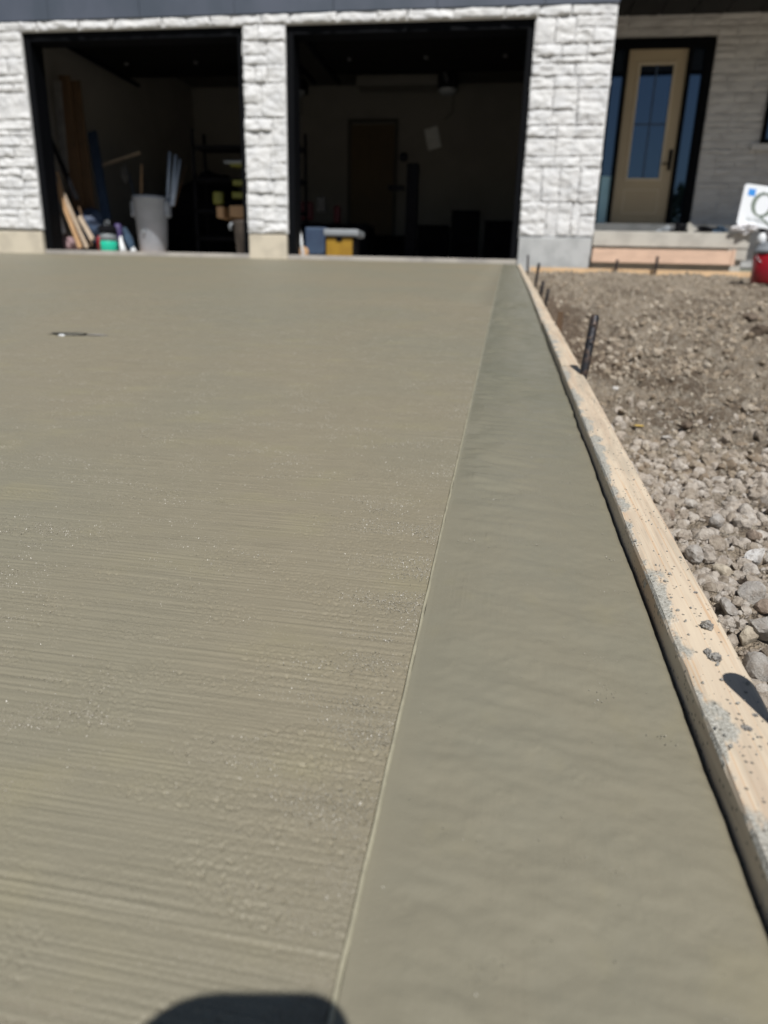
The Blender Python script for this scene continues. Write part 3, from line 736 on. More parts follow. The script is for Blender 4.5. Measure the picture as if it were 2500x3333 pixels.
mb = MB(); mb.box((XC+.004, D+.10, 3.64), (7.2, YP+.3, 3.72))
for k in range(14): mb.box((XC+.01+k*.42, D+.12, 3.625), (XC+.42+k*.42-.015, YP, 3.639))
part('soffit', mb, M['soffit'], H)
mb = MB(); mb.box((XC+.006, D+.02, 3.6), (7.3, D+.10, 3.98)); part('fascia', mb, M['black'], H)
# porch slab, step, forms
mb = MB(); mb.box((XC+.003, D-.05, .524), (2.64, 10.6, .684)); mb.box((2.43, D-.04, .40), (2.636, 10.4, .521))
part('porch_slab', mb, M['found'], H, bevel=.006)
mb = MB(); mb.box((XC+.003, 10.85, .4), (6.0, 11.42, .95)); part('porch_step', mb, M['foundgrey'], H, bevel=.006)
mb = MB(); mb.box((XC+.01, D-.0, .20), (2.60, 11.4, .52)); part('porch_foundation', mb, M['found'], H)
mb = MB(); mb.box((.3, 8.56, .14), (2.62, 8.64, .245)); part('porch_footing', mb, M['found'], H)
mb = MB(); mb.box((XC+.006, 8.71, .347), (2.46, 8.75, .495)); mb.box((2.462, 8.705, .34), (2.50, 8.80, .505))
tag(part('form_board', mb, M['plyform'], bevel=.003, loc=(XC, 8.71, .347)), 'pinkish form board fixed under the overhanging porch slab', 'form board')
mb = MB(); mb.box((.265, 8.455, .13), (2.62, 8.495, .272))
tag(part('form_board', mb, M['form2'], bevel=.003, loc=(.27, 8.46, .13)), 'golden form board lying along the dirt in front of the porch', 'form board')
# door unit
fr = MB(); y0, y1 = YP-.04, YP+.10
lx0, lx1, dx0, dx1, rx0, rx1 = 1.27, 1.415, 1.465, 2.255, 2.305, 2.47
for a, b in ((dxl, lx0), (lx1, dx0), (dx1, rx0), (rx1, dxr-.005)): fr.box((a, y0, zb), (b, y1, zt-.09))
fr.box((dxl, y0, zt-.09), (dxr-.005, y1, zt+.03)); fr.box((dxl, y0, zb-.03), (dxr-.005, y1+.02, zb))
fd = part('door_frame', fr, M['black'], H, bevel=.004)
mb = MB(); mb.box((lx0, YP+.03, zb), (lx1, YP+.04, zt-.09)); part('sidelight', mb, M['glass'], fd)
mb = MB(); mb.box((rx0, YP+.03, zb), (rx1, YP+.04, zt-.09)); part('sidelight', mb, M['glass'], fd)
mb = MB(); mb.box((lx0+.005, YP+.020, zb+.01), (lx1-.004, YP+.026, zb+.66)); part('painted_bright_patch', mb, M['glassbright'], fd)  # added pale sheet: bright patch in the sidelight glass painted as colour
gx0, gx1, gz0, gz1 = 1.615, 2.105, 1.60, 3.06
mb = MB(); yd = YP+.02
mb.box((dx0+.004, yd, zb+.004), (gx0, yd+.045, zt-.093)); mb.box((gx1, yd, zb+.004), (dx1-.004, yd+.045, zt-.093))
mb.box((gx0, yd, zb+.004), (gx1, yd+.045, gz0)); mb.box((gx0, yd, gz1), (gx1, yd+.045, zt-.093))
door = part('front_door', mb, M['beige'], H)
mb = MB(); w = .035
for a, b in (((gx0-.01, gz0-.02), (gx1+.01, gz0+w-.02)), ((gx0-.01, gz1-w+.02), (gx1+.01, gz1+.02)), ((gx0-.01, gz0+w-.02), (gx0+w-.01, gz1-w+.02)), ((gx1-w+.01, gz0+w-.02), (gx1+.01, gz1-w+.02))):
    mb.box((a[0], yd-.018, a[1]), (b[0], yd+.005, b[1]))
part('moulding', mb, M['beige2'], door, bevel=.005)
mb = MB()
for a, b, c, d in ((gx0, gx1, 1.14, 1.155), (gx0, gx1, 1.455, 1.47), (gx0, gx0+.015, 1.155, 1.455), (gx1-.015, gx1, 1.155, 1.455)): mb.box((a, yd-.008, c), (b, yd-.001, d))
part('panel_moulding', mb, M['beige2'], door, bevel=.002)
mb = MB(); mb.box((gx0+w-.015, yd+.012, gz0+w-.025), (gx1-w+.015, yd+.02, gz1-w+.025)); part('glass_pane', mb, M['glass'], door)
mb = MB(); mx = (gx0+gx1)/2; mz = gz0+(gz1-gz0)*.49
mb.box((mx-.011, yd+.006, gz0+.01), (mx+.011, yd+.011, gz1-.01)); mb.box((gx0+.02, yd+.0065, mz-.011), (gx1-.02, yd+.0105, mz+.011))
part('glazing_bar', mb, M['blue'], door)
mb = MB(); mb.box((2.175, yd-.016, 1.72), (2.222, yd-.001, 1.99)); mb.tube([(2.198, yd-.01, 1.80), (2.198, yd-.065, 1.80), (2.17, yd-.07, 1.80), (2.085, yd-.07, 1.795)], .011, 8); mb.tube([(2.198, yd-.01, 1.93), (2.198, yd-.03, 1.93)], .02, 12)
part('handle', mb, M['black'], door, smooth=True, bevel=.002)
# small window at the right
mb = MB(); wx = 3.36
mb.box((wx, YP-.05, 2.05), (wx+.06, YP-.002, 2.9)); mb.box((wx+1.0, YP-.05, 2.05), (wx+1.06, YP-.002, 2.9)); mb.box((wx+.06, YP-.05, 2.84), (wx+1., YP-.002, 2.9)); mb.box((wx+.06, YP-.05, 2.05), (wx+1., YP-.002, 2.11))
wn = part('window', mb, M['black'], H); mb = MB(); mb.box((wx+.06, YP-.042, 2.11), (wx+1., YP-.038, 2.84)); part('pane', mb, M['glass'], wn)
mb = MB(); mb.box((wx-.12, YP-.09, 1.965), (wx+1.2, YP-.04, 2.045)); part('sill', mb, M['porchstone'], wn, bevel=.004)
# ------------------------------------------------------------------ things on the porch and beside it
def crumple(name, c, e, mat, label, cat, sd, amp=.5):
    r = np.array([1+amp*mn.fractal(Vector(q*1.6)+Vector((sd, 0, 0)), .7, 2.2, 4)-amp*.4*abs(mn.noise(Vector(q*3.1+sd))) for q in I3])
    off = np.array(c); tag(link(name, I3*r[:, None]*np.array(e)+off, FI3.tolist(), mat, loc=tuple(off)), label, cat)
crumple('plastic_sheet', (2.55, 8.74, .735), (.11, .06, .05), M['whitecloth'], 'crumpled white plastic sheet on the porch corner below the sign', 'sheet', 4, .8)
crumple('stone_scrap', (1.93, 8.95, .73), (.08, .05, .06), M['dark'], 'dark broken scrap on the porch edge, left of the pale wedge', 'scrap', 9, .9)
crumple('stone_scrap', (1.78, 8.98, .71), (.09, .05, .045), M['grey'], 'grey broken scrap on the porch edge, leftmost of the scraps', 'scrap', 15, .9)
crumple('stone_scrap', (2.20, 8.93, .72), (.09, .05, .045), M['dark'], 'low dark scrap on the porch edge, right of the pale wedge', 'scrap', 19, .9)
crumple('stone_scrap', (2.34, 8.88, .71), (.06, .04, .04), M['navy'], 'small dark scrap on the porch edge beside the white sheet', 'scrap', 23, .9)
mb = MB(); mb.add([(1.99, 8.93, .685), (2.14, 8.88, .685), (2.12, 8.98, .685), (2.0, 8.92, .80), (2.03, 8.96, .795)], [(0,1,3), (1,2,4,3), (2,0,3,4), (0,2,1)])
tag(part('stone_offcut', mb, M['found'], loc=(2.0, 8.9, .669)), 'pale wedge shaped offcut standing on the porch edge', 'offcut')
# sign
TL = at(2426, 597, 8.80); BL = at(2396, 730, 8.76)
sg = thing('yard_sign', (BL.x+.3, 8.78, .668), 'white yard sign with blue square and large Q standing on the porch corner', 'sign')
up = (TL-BL).normalized(); hgt = (TL-BL).length; rt = Vector((1, 0, 0)); rt = (rt-up*rt.dot(up)).normalized(); rt = (rt+up*-.045).normalized(); nn = up.cross(rt).normalized()*-1
if nn.y > 0: nn = -nn
WS = .66
def sp3(u, v_, off=0.): return BL+rt*u+up*v_+nn*off
rc = .03; out = []
for cx, cyy, a0 in ((rc, rc, 180), (WS-rc, rc, 270), (WS-rc, hgt-rc, 0), (rc, hgt-rc, 90)):
    for k in range(6):
        a = math.radians(a0+k*18); out.append((cx+rc*math.cos(a), cyy+rc*math.sin(a)))
def slab2d(mb, pts, o0, o1):
    n = len(pts); mb.add([sp3(u, w_, o0) for u, w_ in pts]+[sp3(u, w_, o1) for u, w_ in pts], [tuple(range(n)), tuple(range(2*n-1, n-1, -1))]+[(i, i+n, (i+1) % n+n, (i+1) % n) for i in range(n)])
mb = MB(); slab2d(mb, out, .0, .006); part('board', mb, M['signw'], sg)
mb = MB(); slab2d(mb, [(.05, hgt-.115), (.125, hgt-.115), (.125, hgt-.045), (.05, hgt-.045)], .0065, .008); part('blue_emblem', mb, M['bluesq'], sg)
# Q drawn as a ring of varying weight with a sweeping tail
mb = MB(); qc = (.225, hgt*.545); vs = []; fs = []; N = 40
for k in range(N):
    a = 2*math.pi*k/N; wv = .022+.024*abs(math.cos(a+.25))
    for rr in (0, 1):
        rx = .118-(wv if rr else 0); ry = .125-((wv*.8) if rr else 0); 
        for o_ in (.0065, .009): vs.append(sp3(qc[0]+rx*math.cos(a), qc[1]+ry*math.sin(a), o_))
for k in range(N):
    b = k*4; c = ((k+1) % N)*4; fs += [(b+1, c+1, c+3, b+3), (b, b+1, c+1, c), (b+2, c+2, c+3, b+3)]
mb.add(vs, fs)
tl = [(-.02, -.115, .012), (.03, -.14, .022), (.08, -.175, .026), (.14, -.205, .018), (.20, -.21, .008)]
for (a, b, w0), (c, d, w1) in zip(tl, tl[1:]):
    slab2d(mb, [(qc[0]+a, qc[1]+b-w0/2), (qc[0]+c, qc[1]+d-w1/2), (qc[0]+c, qc[1]+d+w1/2), (qc[0]+a, qc[1]+b+w0/2)], .0068, .0092)
part('letter', mb, M['ink'], sg)
def text(s, u, v_, size, mat, name):
    cu = bpy.data.curves.new(name, 'FONT'); cu.body = s; cu.size = size; cu.extrude = .0008
    o = bpy.data.objects.new(name, cu); C.objects.link(o)
    bpy.context.view_layer.update(); me = bpy.data.meshes.new_from_object(o.evaluated_get(bpy.context.evaluated_depsgraph_get()))
    vs = [sp3(u+q.co.x, v_+q.co.y, .0082+q.co.z) for q in me.vertices]; fs = [tuple(p.vertices) for p in me.polygons]
    C.objects.unlink(o); bpy.data.objects.remove(o); link(name, vs, fs, mat, sg)
text('uality', .335, hgt*.36, .16, M['ink'], 'lettering'); text('STAMPED', .18, hgt-.10, .055, M['ink2'], 'lettering'); text('EXTERIOR WORK', .09, .05, .05, M['ink2'], 'lettering')
for u in (.18, .48):
    mb = MB(); mb.tube([sp3(u, hgt*.5, -.004), sp3(u, 0, -.004), Vector((sp3(u, 0, -.004).x, 8.79, .685))], .004, 6); part('wire_leg', mb, M['metal'], sg)

# red bucket with jug
by_ = 6.3; bl = at(2437, 925, by_); BR = .165; bc = (bl.x+BR+.004, by_, bl.z+.005)
zt_ = at(2440, 790, by_).z; bh_ = zt_-bc[2]
bk = thing('paint_bucket', bc, 'red bucket with a grey rim standing on the dirt at the right frame edge', 'bucket')
mb = MB(); mb.lathe(bc, [(BR*.93, 0), (BR*.95, .01), (BR, bh_*.735)], 40); part('body', mb, M['red'], bk, smooth=True)
mb = MB(); mb.lathe((bc[0], bc[1], bc[2]+bh_*.735), [(BR*.99, 0), (BR*1.03, .004), (BR*1.03, bh_*.10), (BR*.96, bh_*.11), (BR*.95, bh_*.225), (BR*.90, bh_*.265), (.02, bh_*.265)], 40); part('collar', mb, M['grey'], bk, smooth=True)
mb = MB(); pts = [Vector((bc[0]-BR*1.04*math.cos(a), bc[1]-.06-.05*math.sin(a), bc[2]+bh_*.72-.0*a-.10*math.sin(a))) for a in np.linspace(0, math.pi, 12)]; mb.tube(pts, .003, 6); part('wire_handle', mb, M['metal'], bk, smooth=True)
jc = at(2476, 791, by_); jc = Vector((jc.x, by_, bc[2]+bh_))
jg = thing('jug', jc, 'small clear white bottle with dark cap standing on the red bucket', 'bottle')
jh = at(2476, 748, by_).z-jc.z
mb = MB(); mb.lathe(jc, [(.030, 0), (.034, .006), (.034, jh*.45), (.020, jh*.72), (.017, jh*.8)], 24); part('body', mb, M['white'], jg, smooth=True)
mb = MB(); mb.lathe(jc+Vector((0, 0, jh*.8)), [(.022, 0), (.023, .003), (.023, jh*.24), (.018, jh*.26)], 20); part('cap', mb, M['dark'], jg, smooth=True)
crumple('plastic_bag', (bc[0]+.09, by_-.03, bc[2]+bh_*1.02), (.11, .10, .13), M['whitecloth'], 'bunched white plastic bag on top of the red bucket', 'bag', 31, .6)
# ------------------------------------------------------------------ garage contents, left bay
def pl(name, a, b, w, t_, mat, label, cat, grp=None, side=(1, 0, 0)):
    mb = MB(); mb.beam(a, b, w, t_, side=side)
    return tag(part(name, mb, mat, bevel=.002, loc=tuple(Vector(b))), label, cat, grp)
g = 'boards leaning at the left jamb'
def lean(x0, y0, Y0, x1, y1, Y1): return at(x0, y0, Y0), at(x1, y1, Y1)
a, b = lean(176, 585, 9.35, 262, 806, 9.22); pl('plank', a, b, .055, .03, M['plank'], 'orange tan plank leaning in the left bay, lit by the sun', 'plank', g)
a, b = lean(205, 628, 9.45, 284, 806, 9.30); pl('plank', a, b, .045, .03, M['palewood'], 'long pale plank leaning just right of the orange plank', 'plank', g)
a, b = lean(259, 705, 9.3, 302, 780, 9.2); pl('plank', a, b, .055, .03, M['palewood'], 'short pale plank end, rightmost of the leaning boards', 'plank', g)
a, b = lean(166, 600, 9.5, 222, 790, 9.35); pl('plank', a, b, .03, .02, M['brownwood'], 'thin brown stick left of the orange plank', 'plank', g)
a, b = lean(186, 560, 9.6, 250, 800, 9.3); pl('plank', a, b, .028, .02, M['plank'], 'narrow orange stick crossing behind the orange plank', 'plank', g)
a, b = lean(232, 600, 9.9, 300, 800, 9.5); pl('plank', a, b, .025, .02, M['brownwood'], 'thin dark stick between the pale plank and the sack', 'plank', g)
a, b = lean(180, 688, 9.35, 204, 760, 9.3); pl('plank', a, b, .10, .02, M['white'], 'short white painted board by the left jamb', 'plank', g)
a, b = lean(208, 245, 9.95, 262, 735, 10.15); pl('board', a, b, .16, .03, M['brownwood'], 'tall dark brown board leaning against the left wall', 'board', g)
a, b = lean(236, 262, 10.15, 292, 735, 10.25); pl('board', a, b, .22, .03, M['brownwood'], 'wide brown board behind the tall dark one on the left wall', 'board', g)
a, b = lean(186, 262, 9.8, 212, 560, 9.9); pl('board', a, b, .10, .03, M['dimgrey'], 'grey narrow board behind the brown boards on the left wall', 'board', g)
a, b = lean(150, 420, 9.8, 252, 650, 9.7); pl('black_tool', a, b, .05, .04, M['dark'], 'black tool handle crossing in front of the brown boards', 'tool')
a, b = lean(300, 430, 10.8, 348, 715, 10.4); pl('ladder_rail', a, b, .13, .05, M['blue'], 'dark blue long rail standing upright left of the white bin', 'rail')
a, b = lean(328, 540, 11.2, 458, 497, 11.4); pl('board', a, b, .06, .03, M['palewood'], 'yellowish board lying slantwise above the white bin', 'board', side=(0, 1, 0))
crumple('rag_pile', tuple(at(222, 792, 9.35)), (.18, .10, .10), M['pink'], 'dusty pink rags and rubble at the foot of the leaning boards', 'rags', 41, .6)
crumple('sack', tuple(at(290, 735, 10.2)), (.28, .2, .22), M['blue'], 'dark bluish sack on the floor behind the pale plank', 'sack', 47, .3)
crumple('glove', tuple(at(408, 568, 11.0)), (.06, .05, .12), M['dimgrey'], 'pale glove hanging above and left of the white bin', 'glove', 52, .4)
# teal and black jug
jb = at(357, 823, 9.02); jb = Vector((jb.x, 9.02, ZF))
tj = thing('drum', jb, 'teal drum with black upper half at the garage threshold', 'drum')
mb = MB(); mb.lathe(jb, [(.100, 0), (.106, .008), (.108, .115), (.104, .125)], 32); part('base', mb, M['teal'], tj, smooth=True)
mb = MB(); mb.lathe(jb+Vector((0, 0, .125)), [(.104, 0), (.104, .07), (.100, .09)], 32); part('label_band', mb, M['grey'], tj, smooth=True)
mb = MB(); mb.lathe(jb+Vector((0, 0, .215)), [(.104, 0), (.112, .01), (.112, .085), (.09, .10), (.04, .105)], 32); part('lid', mb, M['dark'], tj, smooth=True)
mb = MB(); mb.tube([jb+Vector((.03*math.cos(q), 0, .345+.03*math.sin(q))) for q in np.linspace(0, 2*math.pi, 16)], .006, 6, cap=False); part('ring', mb, M['grey'], tj, smooth=True)
# can right of it, white stuff, navy bundle
c = at(383, 728, 9.15); mb = MB(); mb.lathe((c.x, 9.15, ZF), [(.05, 0), (.05, c.z-ZF-.03), (.03, c.z-ZF)], 20); tag(part('spray_bottle', mb, M['purple'], smooth=True, loc=(c.x, 9.15, ZF)), 'purple capped bottle behind the teal drum', 'bottle')
c = at(322, 775, 9.2); mb = MB(); mb.lathe((c.x, 9.2, ZF), [(.03, 0), (.03, .16), (.015, .2)], 16); tag(part('red_can', mb, M['red'], smooth=True, loc=(c.x, 9.2, ZF)), 'small red can left of the teal drum', 'can')
a = at(390, 750, 9.2); b = at(403, 822, 9.0); mb = MB(); mb.tube([a, (a+b)/2+Vector((-.01, 0, 0)), b], [.016, .024, .045], 12)
tag(part('white_hose_end', mb, M['white'], smooth=True, loc=tuple(b)), 'white tapered nozzle on the threshold right of the teal drum', 'nozzle')
a = at(405, 745, 9.3); b = at(433, 818, 9.05); mb = MB(); mb.tube([a, (a+b)/2, b], [.03, .06, .035], 12)
tag(part('cloth_bundle', mb, M['navy'], smooth=True, loc=tuple(b)), 'navy cloth bundle leaning between nozzle and white bin', 'cloth')
crumple('white_rag', tuple(at(434, 815, 9.0)), (.03, .03, .04), M['white'], 'small white rag at the foot of the navy bundle', 'rag', 61, .4)
# white bin
bb = at(500, 805, 10.35); zb2 = .40; R0 = .24; bx = bb.x
wb = thing('trash_bin', (bx, 10.35, zb2), 'tall white round bin with side handles holding pipes in the left bay', 'bin')
zt2 = at(500, 641, 10.35).z-zb2
mb = MB(); mb.lathe((bx, 10.35, zb2), [(R0*.80, 0), (R0*.83, .02), (R0, zt2*.93), (R0*1.06, zt2*.94), (R0*1.06, zt2), (R0*.97, zt2), (R0*.95, zt2*.8), (.02, zt2*.8)], 40); part('body', mb, M['bin'], wb, smooth=True)
for s_ in (-1, 1):
    mb = MB(); mb.box((bx+s_*R0*.95-(.075 if s_ < 0 else 0), 10.29, zb2+zt2*.64), (bx+s_*R0*.95+(.075 if s_ > 0 else 0), 10.41, zb2+zt2*.93)); part('handle', mb, M['bin'], wb, bevel=.03)
mb = MB(); mb.lathe((bx-.02, 10.35-R0*.98, zb2+zt2*.34), [(.02, 0), (.02, .05)], 10); part('sticker', mb, M['grey'], wb)
mb = MB(); mb.box((bx-.24, 10.0, ZF), (bx+.26, 10.7, zb2)); tag(part('plywood_scrap', mb, M['plank'], loc=(bx, 10, ZF)), 'orange plywood piece lying flat under the white bin', 'plywood')
for (x0, y0, x1, y1, r, mt, lb) in [(553, 495, 543, 645, .020, 'pipe', 'pale pipe standing in the white bin, leftmost of its bunch'), (572, 505, 556, 645, .022, 'pipe', 'pale blue pipe in the white bin, in the middle of its bunch'), (586, 520, 562, 645, .018, 'pipe', 'pale pipe in the white bin, leaning farthest right of its bunch'), (606, 538, 566, 650, .008, 'brownwood', 'thin dark rod leaning out of the white bin to the right'), (461, 535, 458, 650, .017, 'plank', 'reddish brown tool handle rising from the white bin'), (418, 560, 446, 650, .008, 'navy', 'thin blue rod leaning out of the white bin to the left')]:
    a, b = at(x0, y0, 10.5), at(x1, y1, 10.37); mb = MB(); mb.tube([a, b-Vector((0, 0, .1))], r, 10)
    tag(part('pipe', mb, M[mt], smooth=True, loc=tuple(b)), lb, 'pipe', 'rods and pipes in the white bin')
# shelf on the right of the left bay with yellow things
sh = thing('shelf_rack', (-4.0, 10.6, ZF), 'dark metal shelf rack behind the centre pillar in the left bay', 'shelf')
c0 = at(640, 810, 10.5).x
for zz in (.62, 1.0, 1.42, 1.85):
    mb = MB(); mb.box((c0, 10.5, zz), (c0+1.6, 10.95, zz+.03)); part('shelf', mb, M['dark'], sh)
for xx in (c0, c0+1.56):
    for yy in (10.5, 10.91):
        mb = MB(); mb.box((xx, yy, ZF), (xx+.04, yy+.04, 2.1)); part('upright', mb, M['dark'], sh)
def bx_(name, x0, y0, x1, y1, Y, dep, mat, label, cat, bev=.01):
    p, q = at(x0, y1, Y), at(x1, y0, Y); mb = MB(); mb.box((p.x, Y, p.z), (q.x, Y+dep, q.z)); return tag(part(name, mb, M[mat], bevel=bev, loc=((p.x+q.x)/2, Y, p.z)), label, cat)
bx_('case', 748, 524, 830, 541, 10.45, .2, 'olive', 'flat yellow case on the top shelf by the pillar', 'case')
bx_('tray', 728, 522, 800, 530, 10.40, .1, 'grey', 'thin grey tray in front of the top yellow case', 'tray')
bx_('case', 757, 585, 790, 603, 10.45, .2, 'olive', 'small yellow case on the second shelf by the pillar', 'case')
bx_('bag', 693, 623, 722, 663, 10.4, .1, 'olive', 'upright yellow bag standing left of the tan lumber ends', 'bag', .02)
bx_('case', 755, 625, 830, 645, 10.4, .2, 'olive', 'long yellow case above the tan lumber end', 'case')
bx_('lumber_end', 748, 670, 830, 705, 10.3, .5, 'plank', 'tan lumber end lying on the low shelf by the pillar', 'lumber', .004)
bx_('lumber_end', 706, 672, 726, 708, 10.3, .5, 'plank', 'small tan lumber end left of the wide one', 'lumber', .004)
p = at(787, 720, 9.6); tb = thing('waste_bin', (p.x, 9.6, ZF), 'dark brown round bin beside the centre pillar', 'bin')
mb = MB(); mb.lathe((p.x+.04, 9.6, ZF), [(.11, 0), (.15, p.z-ZF-.02), (.157, p.z-ZF)], 28); part('body', mb, simple('brown_bin', c3(.10, .08, .065), .6), tb, smooth=True)
mb = MB(); mb.tube([(p.x-.10, 9.5, p.z-.03), (p.x-.13, 9.5, p.z-.07), (p.x-.12, 9.5, p.z-.12)], .02, 8); part('handle', mb, M['grey'], tb, smooth=True)
crumple('covered_heap', (-5.3, 12.6, 1.0), (.9, .6, .8), M['dark'], 'large black covered heap at the back of the left bay', 'heap', 71, .35)
# ------------------------------------------------------------------ right bay contents
bx_('storage_tote', 993, 740, 1062, 828, 9.8, .4, 'blue', 'blue grey tote left of the yellow box in the right bay', 'tote', .02)
p, q = at(1060, 822, 9.55), at(1150, 770, 9.55)
yb = thing('tool_box', ((p.x+q.x)/2, 9.7, ZF), 'yellow and black box with a grey lid in the right bay', 'box')
mb = MB(); mb.box((p.x-.015, 9.56, ZF), (q.x+.015, 9.9, q.z)); part('case', mb, M['dark'], yb, bevel=.01)
mb = MB(); mb.box((p.x+.01, 9.545, ZF+.03), (q.x-.01, 9.558, q.z-.015)); part('front_panel', mb, M['yellow'], yb, bevel=.004)
mb = MB(); mb.box(((p.x+q.x)/2-.04, 9.53, q.z-.06), ((p.x+q.x)/2+.04, 9.544, q.z-.012)); part('latch', mb, M['dark'], yb, bevel=.004)
l0, l1 = at(1052, 767, 9.5), at(1166, 744, 9.5); mb = MB(); mb.box((l0.x, 9.5, q.z+.003), (l1.x, 9.95, q.z+.085)); part('lid', mb, M['grey'], yb, bevel=.02)
p0, p1, p2 = at(966, 707, 9.2), at(977, 760, 9.1), at(987, 832, 9.0); mb = MB(); mb.tube([p0, p1, p2], .018, 8, flat=.4)
tag(part('clear_strap', mb, M['white'], smooth=True, loc=tuple(p2)), 'thin clear strap hanging at the left jamb of the right bay', 'strap')
sc = at(989, 820, 9.06); mb = MB(); mb.lathe(sc, [(.05, -.03), (.062, -.025), (.062, .025), (.05, .03)], 24, M=Matrix.Rotation(math.pi/2, 3, 'X')); tag(part('tape_spool', mb, M['plank'], smooth=True, loc=tuple(sc)), 'round tan spool on the threshold of the right bay', 'spool')
for x0, y0, x1, y1, mt, lb in ((1085, 668, 1106, 728, 'darkred', 'dark red bottle standing behind the yellow box'), (970, 655, 1016, 716, 'darkred', 'dark red can behind the clear strap'), (1030, 640, 1058, 690, 'dimgrey', 'pale crumpled bottle above the blue tote')):
    bx_('bottle', x0, y0, x1, y1, 11.6, .12, mt, lb, 'bottle', .03)
mb = MB(); mb.box((-3.9, 11.5, ZF), (-2.2, 12.2, at(1050, 728, 11.6).z)); tag(part('workbench', mb, M['dark'], loc=(-3, 11.8, ZF)), 'dark low bench in the right bay under the red bottle', 'bench')
st = at(1333, 820, 11.0); sd_ = thing('tool_stand', (st.x, 11.0, ZF), 'tall black stand with side arm and round knob in the right bay', 'stand')
zz = at(1333, 530, 11).z; mb = MB(); mb.box((st.x-.085, 11, ZF), (st.x+.085, 11.2, zz)); part('column', mb, M['dark'], sd_, bevel=.01)
p, q = at(1262, 618, 11), at(1314, 602, 11); mb = MB(); mb.box((p.x, 11.02, p.z), (q.x, 11.12, q.z)); part('arm', mb, M['dark'], sd_, bevel=.01)
p = at(1311, 507, 11.0); mb = MB(); mb.lathe((p.x, 11.1, p.z-.06), [(.03, 0), (.065, .03), (.065, .09), (.03, .12)], 16); part('knob', mb, M['dark'], sd_, smooth=True)
pp = at(1409, 450, 14.98); mb = MB(); mb.box((-.13, -.004, -.19), (.13, .0, .19), Matrix.Translation(pp)@Matrix.Rotation(-.25, 4, 'Y')); tag(part('notice_sheet', mb, M['paper'], loc=tuple(pp)), 'pale paper sheet pinned askew on the back wall', 'paper')
random.seed(5)
for k, (xx, w, hh, lb) in enumerate([(-1.5, .5, .62, 'low dark crate on the floor right of the black stand'), (-.95, .45, .85, 'taller dark crate between two low ones at the right bay back'), (-.4, .6, .7, 'dark crate nearest the right wall of the garage')]):
    mb = MB(); mb.box((xx, 12.4, ZF), (xx+w, 12.9, ZF+hh)); o = thing('crate', (xx+w/2, 12.6, ZF), lb, 'crate', 'dark crates in the right bay')
    part('body', mb, M['dark'], o, bevel=.02); mb = MB(); mb.box((xx-.01, 12.38, ZF+hh+.002), (xx+w+.01, 12.92, ZF+hh+.04)); part('lid', mb, M['dark'], o, bevel=.01)
# ------------------------------------------------------------------ phone held at the camera: its shadow falls on the slab
ph = thing('phone', -F2*.012, 'black phone held just above the wet slab, seen only by its shadow', 'phone')
mb = MB(); cx0, cx1, cy0, cy1 = -.050, .027, -.125, .0255; r = .014; pts = []
for qx, qy, a0 in ((cx1-r, cy1-r, 0), (cx0+r*2.4, cy1-r*2.4, 90), (cx0+r, cy0+r, 180), (cx1-r, cy0+r, 270)):
    rr = r*2.4 if a0 == 90 else r
    for k in range(8):
        a = math.radians(a0+k*90/7); pts.append((qx+rr*math.cos(a), qy+rr*math.sin(a)))
n = len(pts); mb.add([R3*u+U3*w-F2*.006 for u, w in pts]+[R3*u+U3*w-F2*.016 for u, w in pts], [tuple(range(n)), tuple(range(2*n-1, n-1, -1))]+[(i, i+n, (i+1) % n+n, (i+1) % n) for i in range(n)])
part('case', mb, M['phone'], ph)
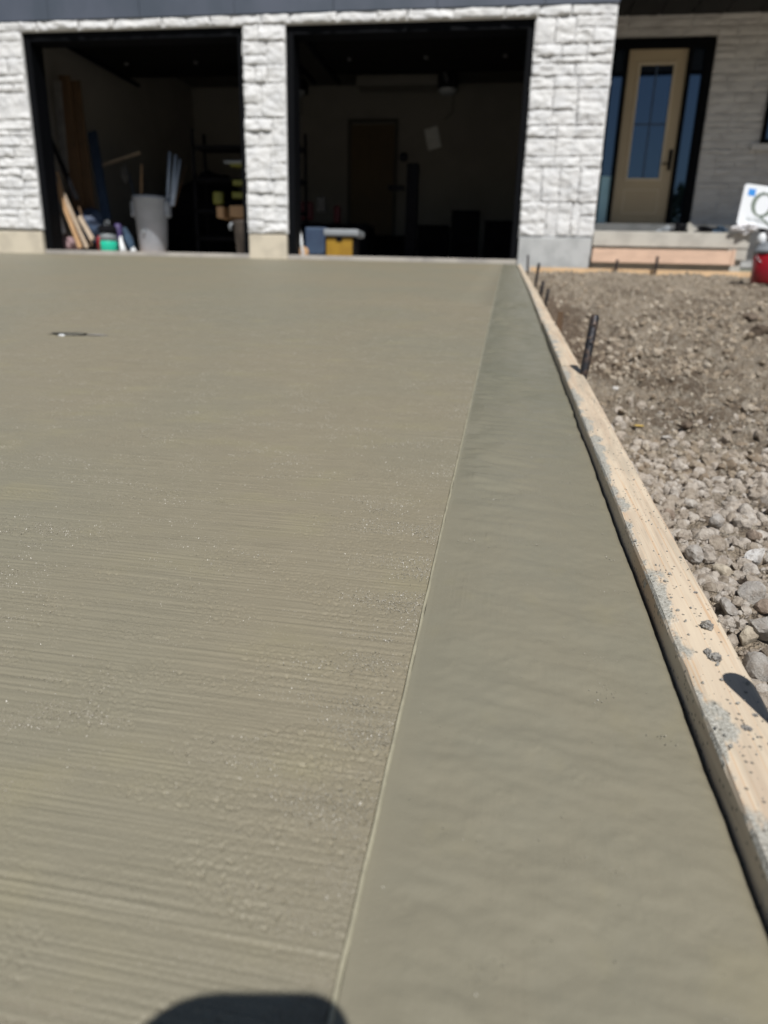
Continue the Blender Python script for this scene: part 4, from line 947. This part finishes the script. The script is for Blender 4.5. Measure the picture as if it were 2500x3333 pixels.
# ------------------------------------------------------------------ trees across the street (seen mirrored in the door glass)
def tree(x, y, h, r, lab, sd):
    T = thing('tree', (x, y, -.42), lab, 'tree', 'trees across the street'); rg = np.random.default_rng(sd)
    mb = MB(); mb.tube([(x, y, -.5), (x+.1, y, h*.35), (x-.1, y+.1, h*.75)], [.22, .16, .06], 10)
    for k in range(6):
        a = k*1.05; mb.tube([(x, y, h*.3+k*.2), (x+math.cos(a)*r*.6, y+math.sin(a)*r*.6, h*.55+k*.3)], [.08, .02], 6)
    part('trunk', mb, M['bark'], T, smooth=True)
    V = []; Fs = []; k = 0
    for c in range(60):
        d = rg.normal(size=3); d /= np.linalg.norm(d); cc = np.array([x, y, h*.60])+d*np.array([r, r, h*.36])*rg.uniform(.35, 1)
        for q in range(55):
            p = cc+rg.normal(size=3)*.33; u = rg.normal(size=3); u /= np.linalg.norm(u); w = np.cross(u, rg.normal(size=3)); w /= np.linalg.norm(w); s = rg.uniform(.12, .28)
            V += [p-u*s, p+w*s*.6, p+u*s, p-w*s*.6]; Fs.append((k, k+1, k+2, k+3)); k += 4
    link('crown', np.array(V), Fs, M['leaf'], T)
for x, y, h, r, lab, sd in ((5, -32, 7.8, 3.2, 'round leafy tree across the street, leftmost of the row', 1), (10.5, -32, 8.4, 3.4, 'tallest leafy tree across the street', 2), (15.5, -33, 7.8, 3.2, 'leafy tree across the street between the tallest and the last', 3), (21, -32, 8.0, 3.4, 'last leafy tree of the row across the street', 4), (-2, -33, 6., 2.6, 'smallest leafy tree across the street', 5)):
    tree(x, y, h, r, lab, sd)
# ------------------------------------------------------------------ light, world, camera
AZ, EL = math.radians(20), math.radians(55.5)
to_sun = Vector((math.sin(AZ)*math.cos(EL), -math.cos(AZ)*math.cos(EL), math.sin(EL)))
L = bpy.data.lights.new('sun', 'SUN'); L.energy = 5.0; L.angle = math.radians(.53); L.color = (1, .975, .935)
lo = bpy.data.objects.new('sun', L); C.objects.link(lo); lo.location = (0, 0, 20); lo.rotation_euler = (-to_sun).to_track_quat('-Z', 'Y').to_euler()
w = bpy.data.worlds.new('World'); S.world = w; w.use_nodes = True; nt = w.node_tree
sk = nt.nodes.new('ShaderNodeTexSky'); sk.sky_type = 'NISHITA'; sk.sun_disc = False; sk.sun_elevation = EL; sk.sun_rotation = math.pi-AZ; sk.air_density = 1.; sk.dust_density = .6
bg = nt.nodes['Background']; nt.links.new(sk.outputs[0], bg.inputs[0]); bg.inputs[1].default_value = .05
cam = bpy.data.cameras.new('camera'); co = bpy.data.objects.new('camera', cam); C.objects.link(co); S.camera = co
cam.sensor_fit = 'VERTICAL'; cam.sensor_height = 9.6; cam.lens = F/3333*9.6; cam.clip_start = .004; cam.clip_end = 1000
Mx = Matrix((R3, U3, -F2)).transposed().to_4x4(); co.matrix_world = Mx
cam.dof.use_dof = True; cam.dof.focus_distance = .54; cam.dof.aperture_fstop = 1.8
S.render.engine = 'CYCLES'; S.render.resolution_x = 768; S.render.resolution_y = 1024
S.view_settings.view_transform = 'Standard'; S.view_settings.look = 'None'; S.view_settings.gamma = 1; S.view_settings.exposure = 0
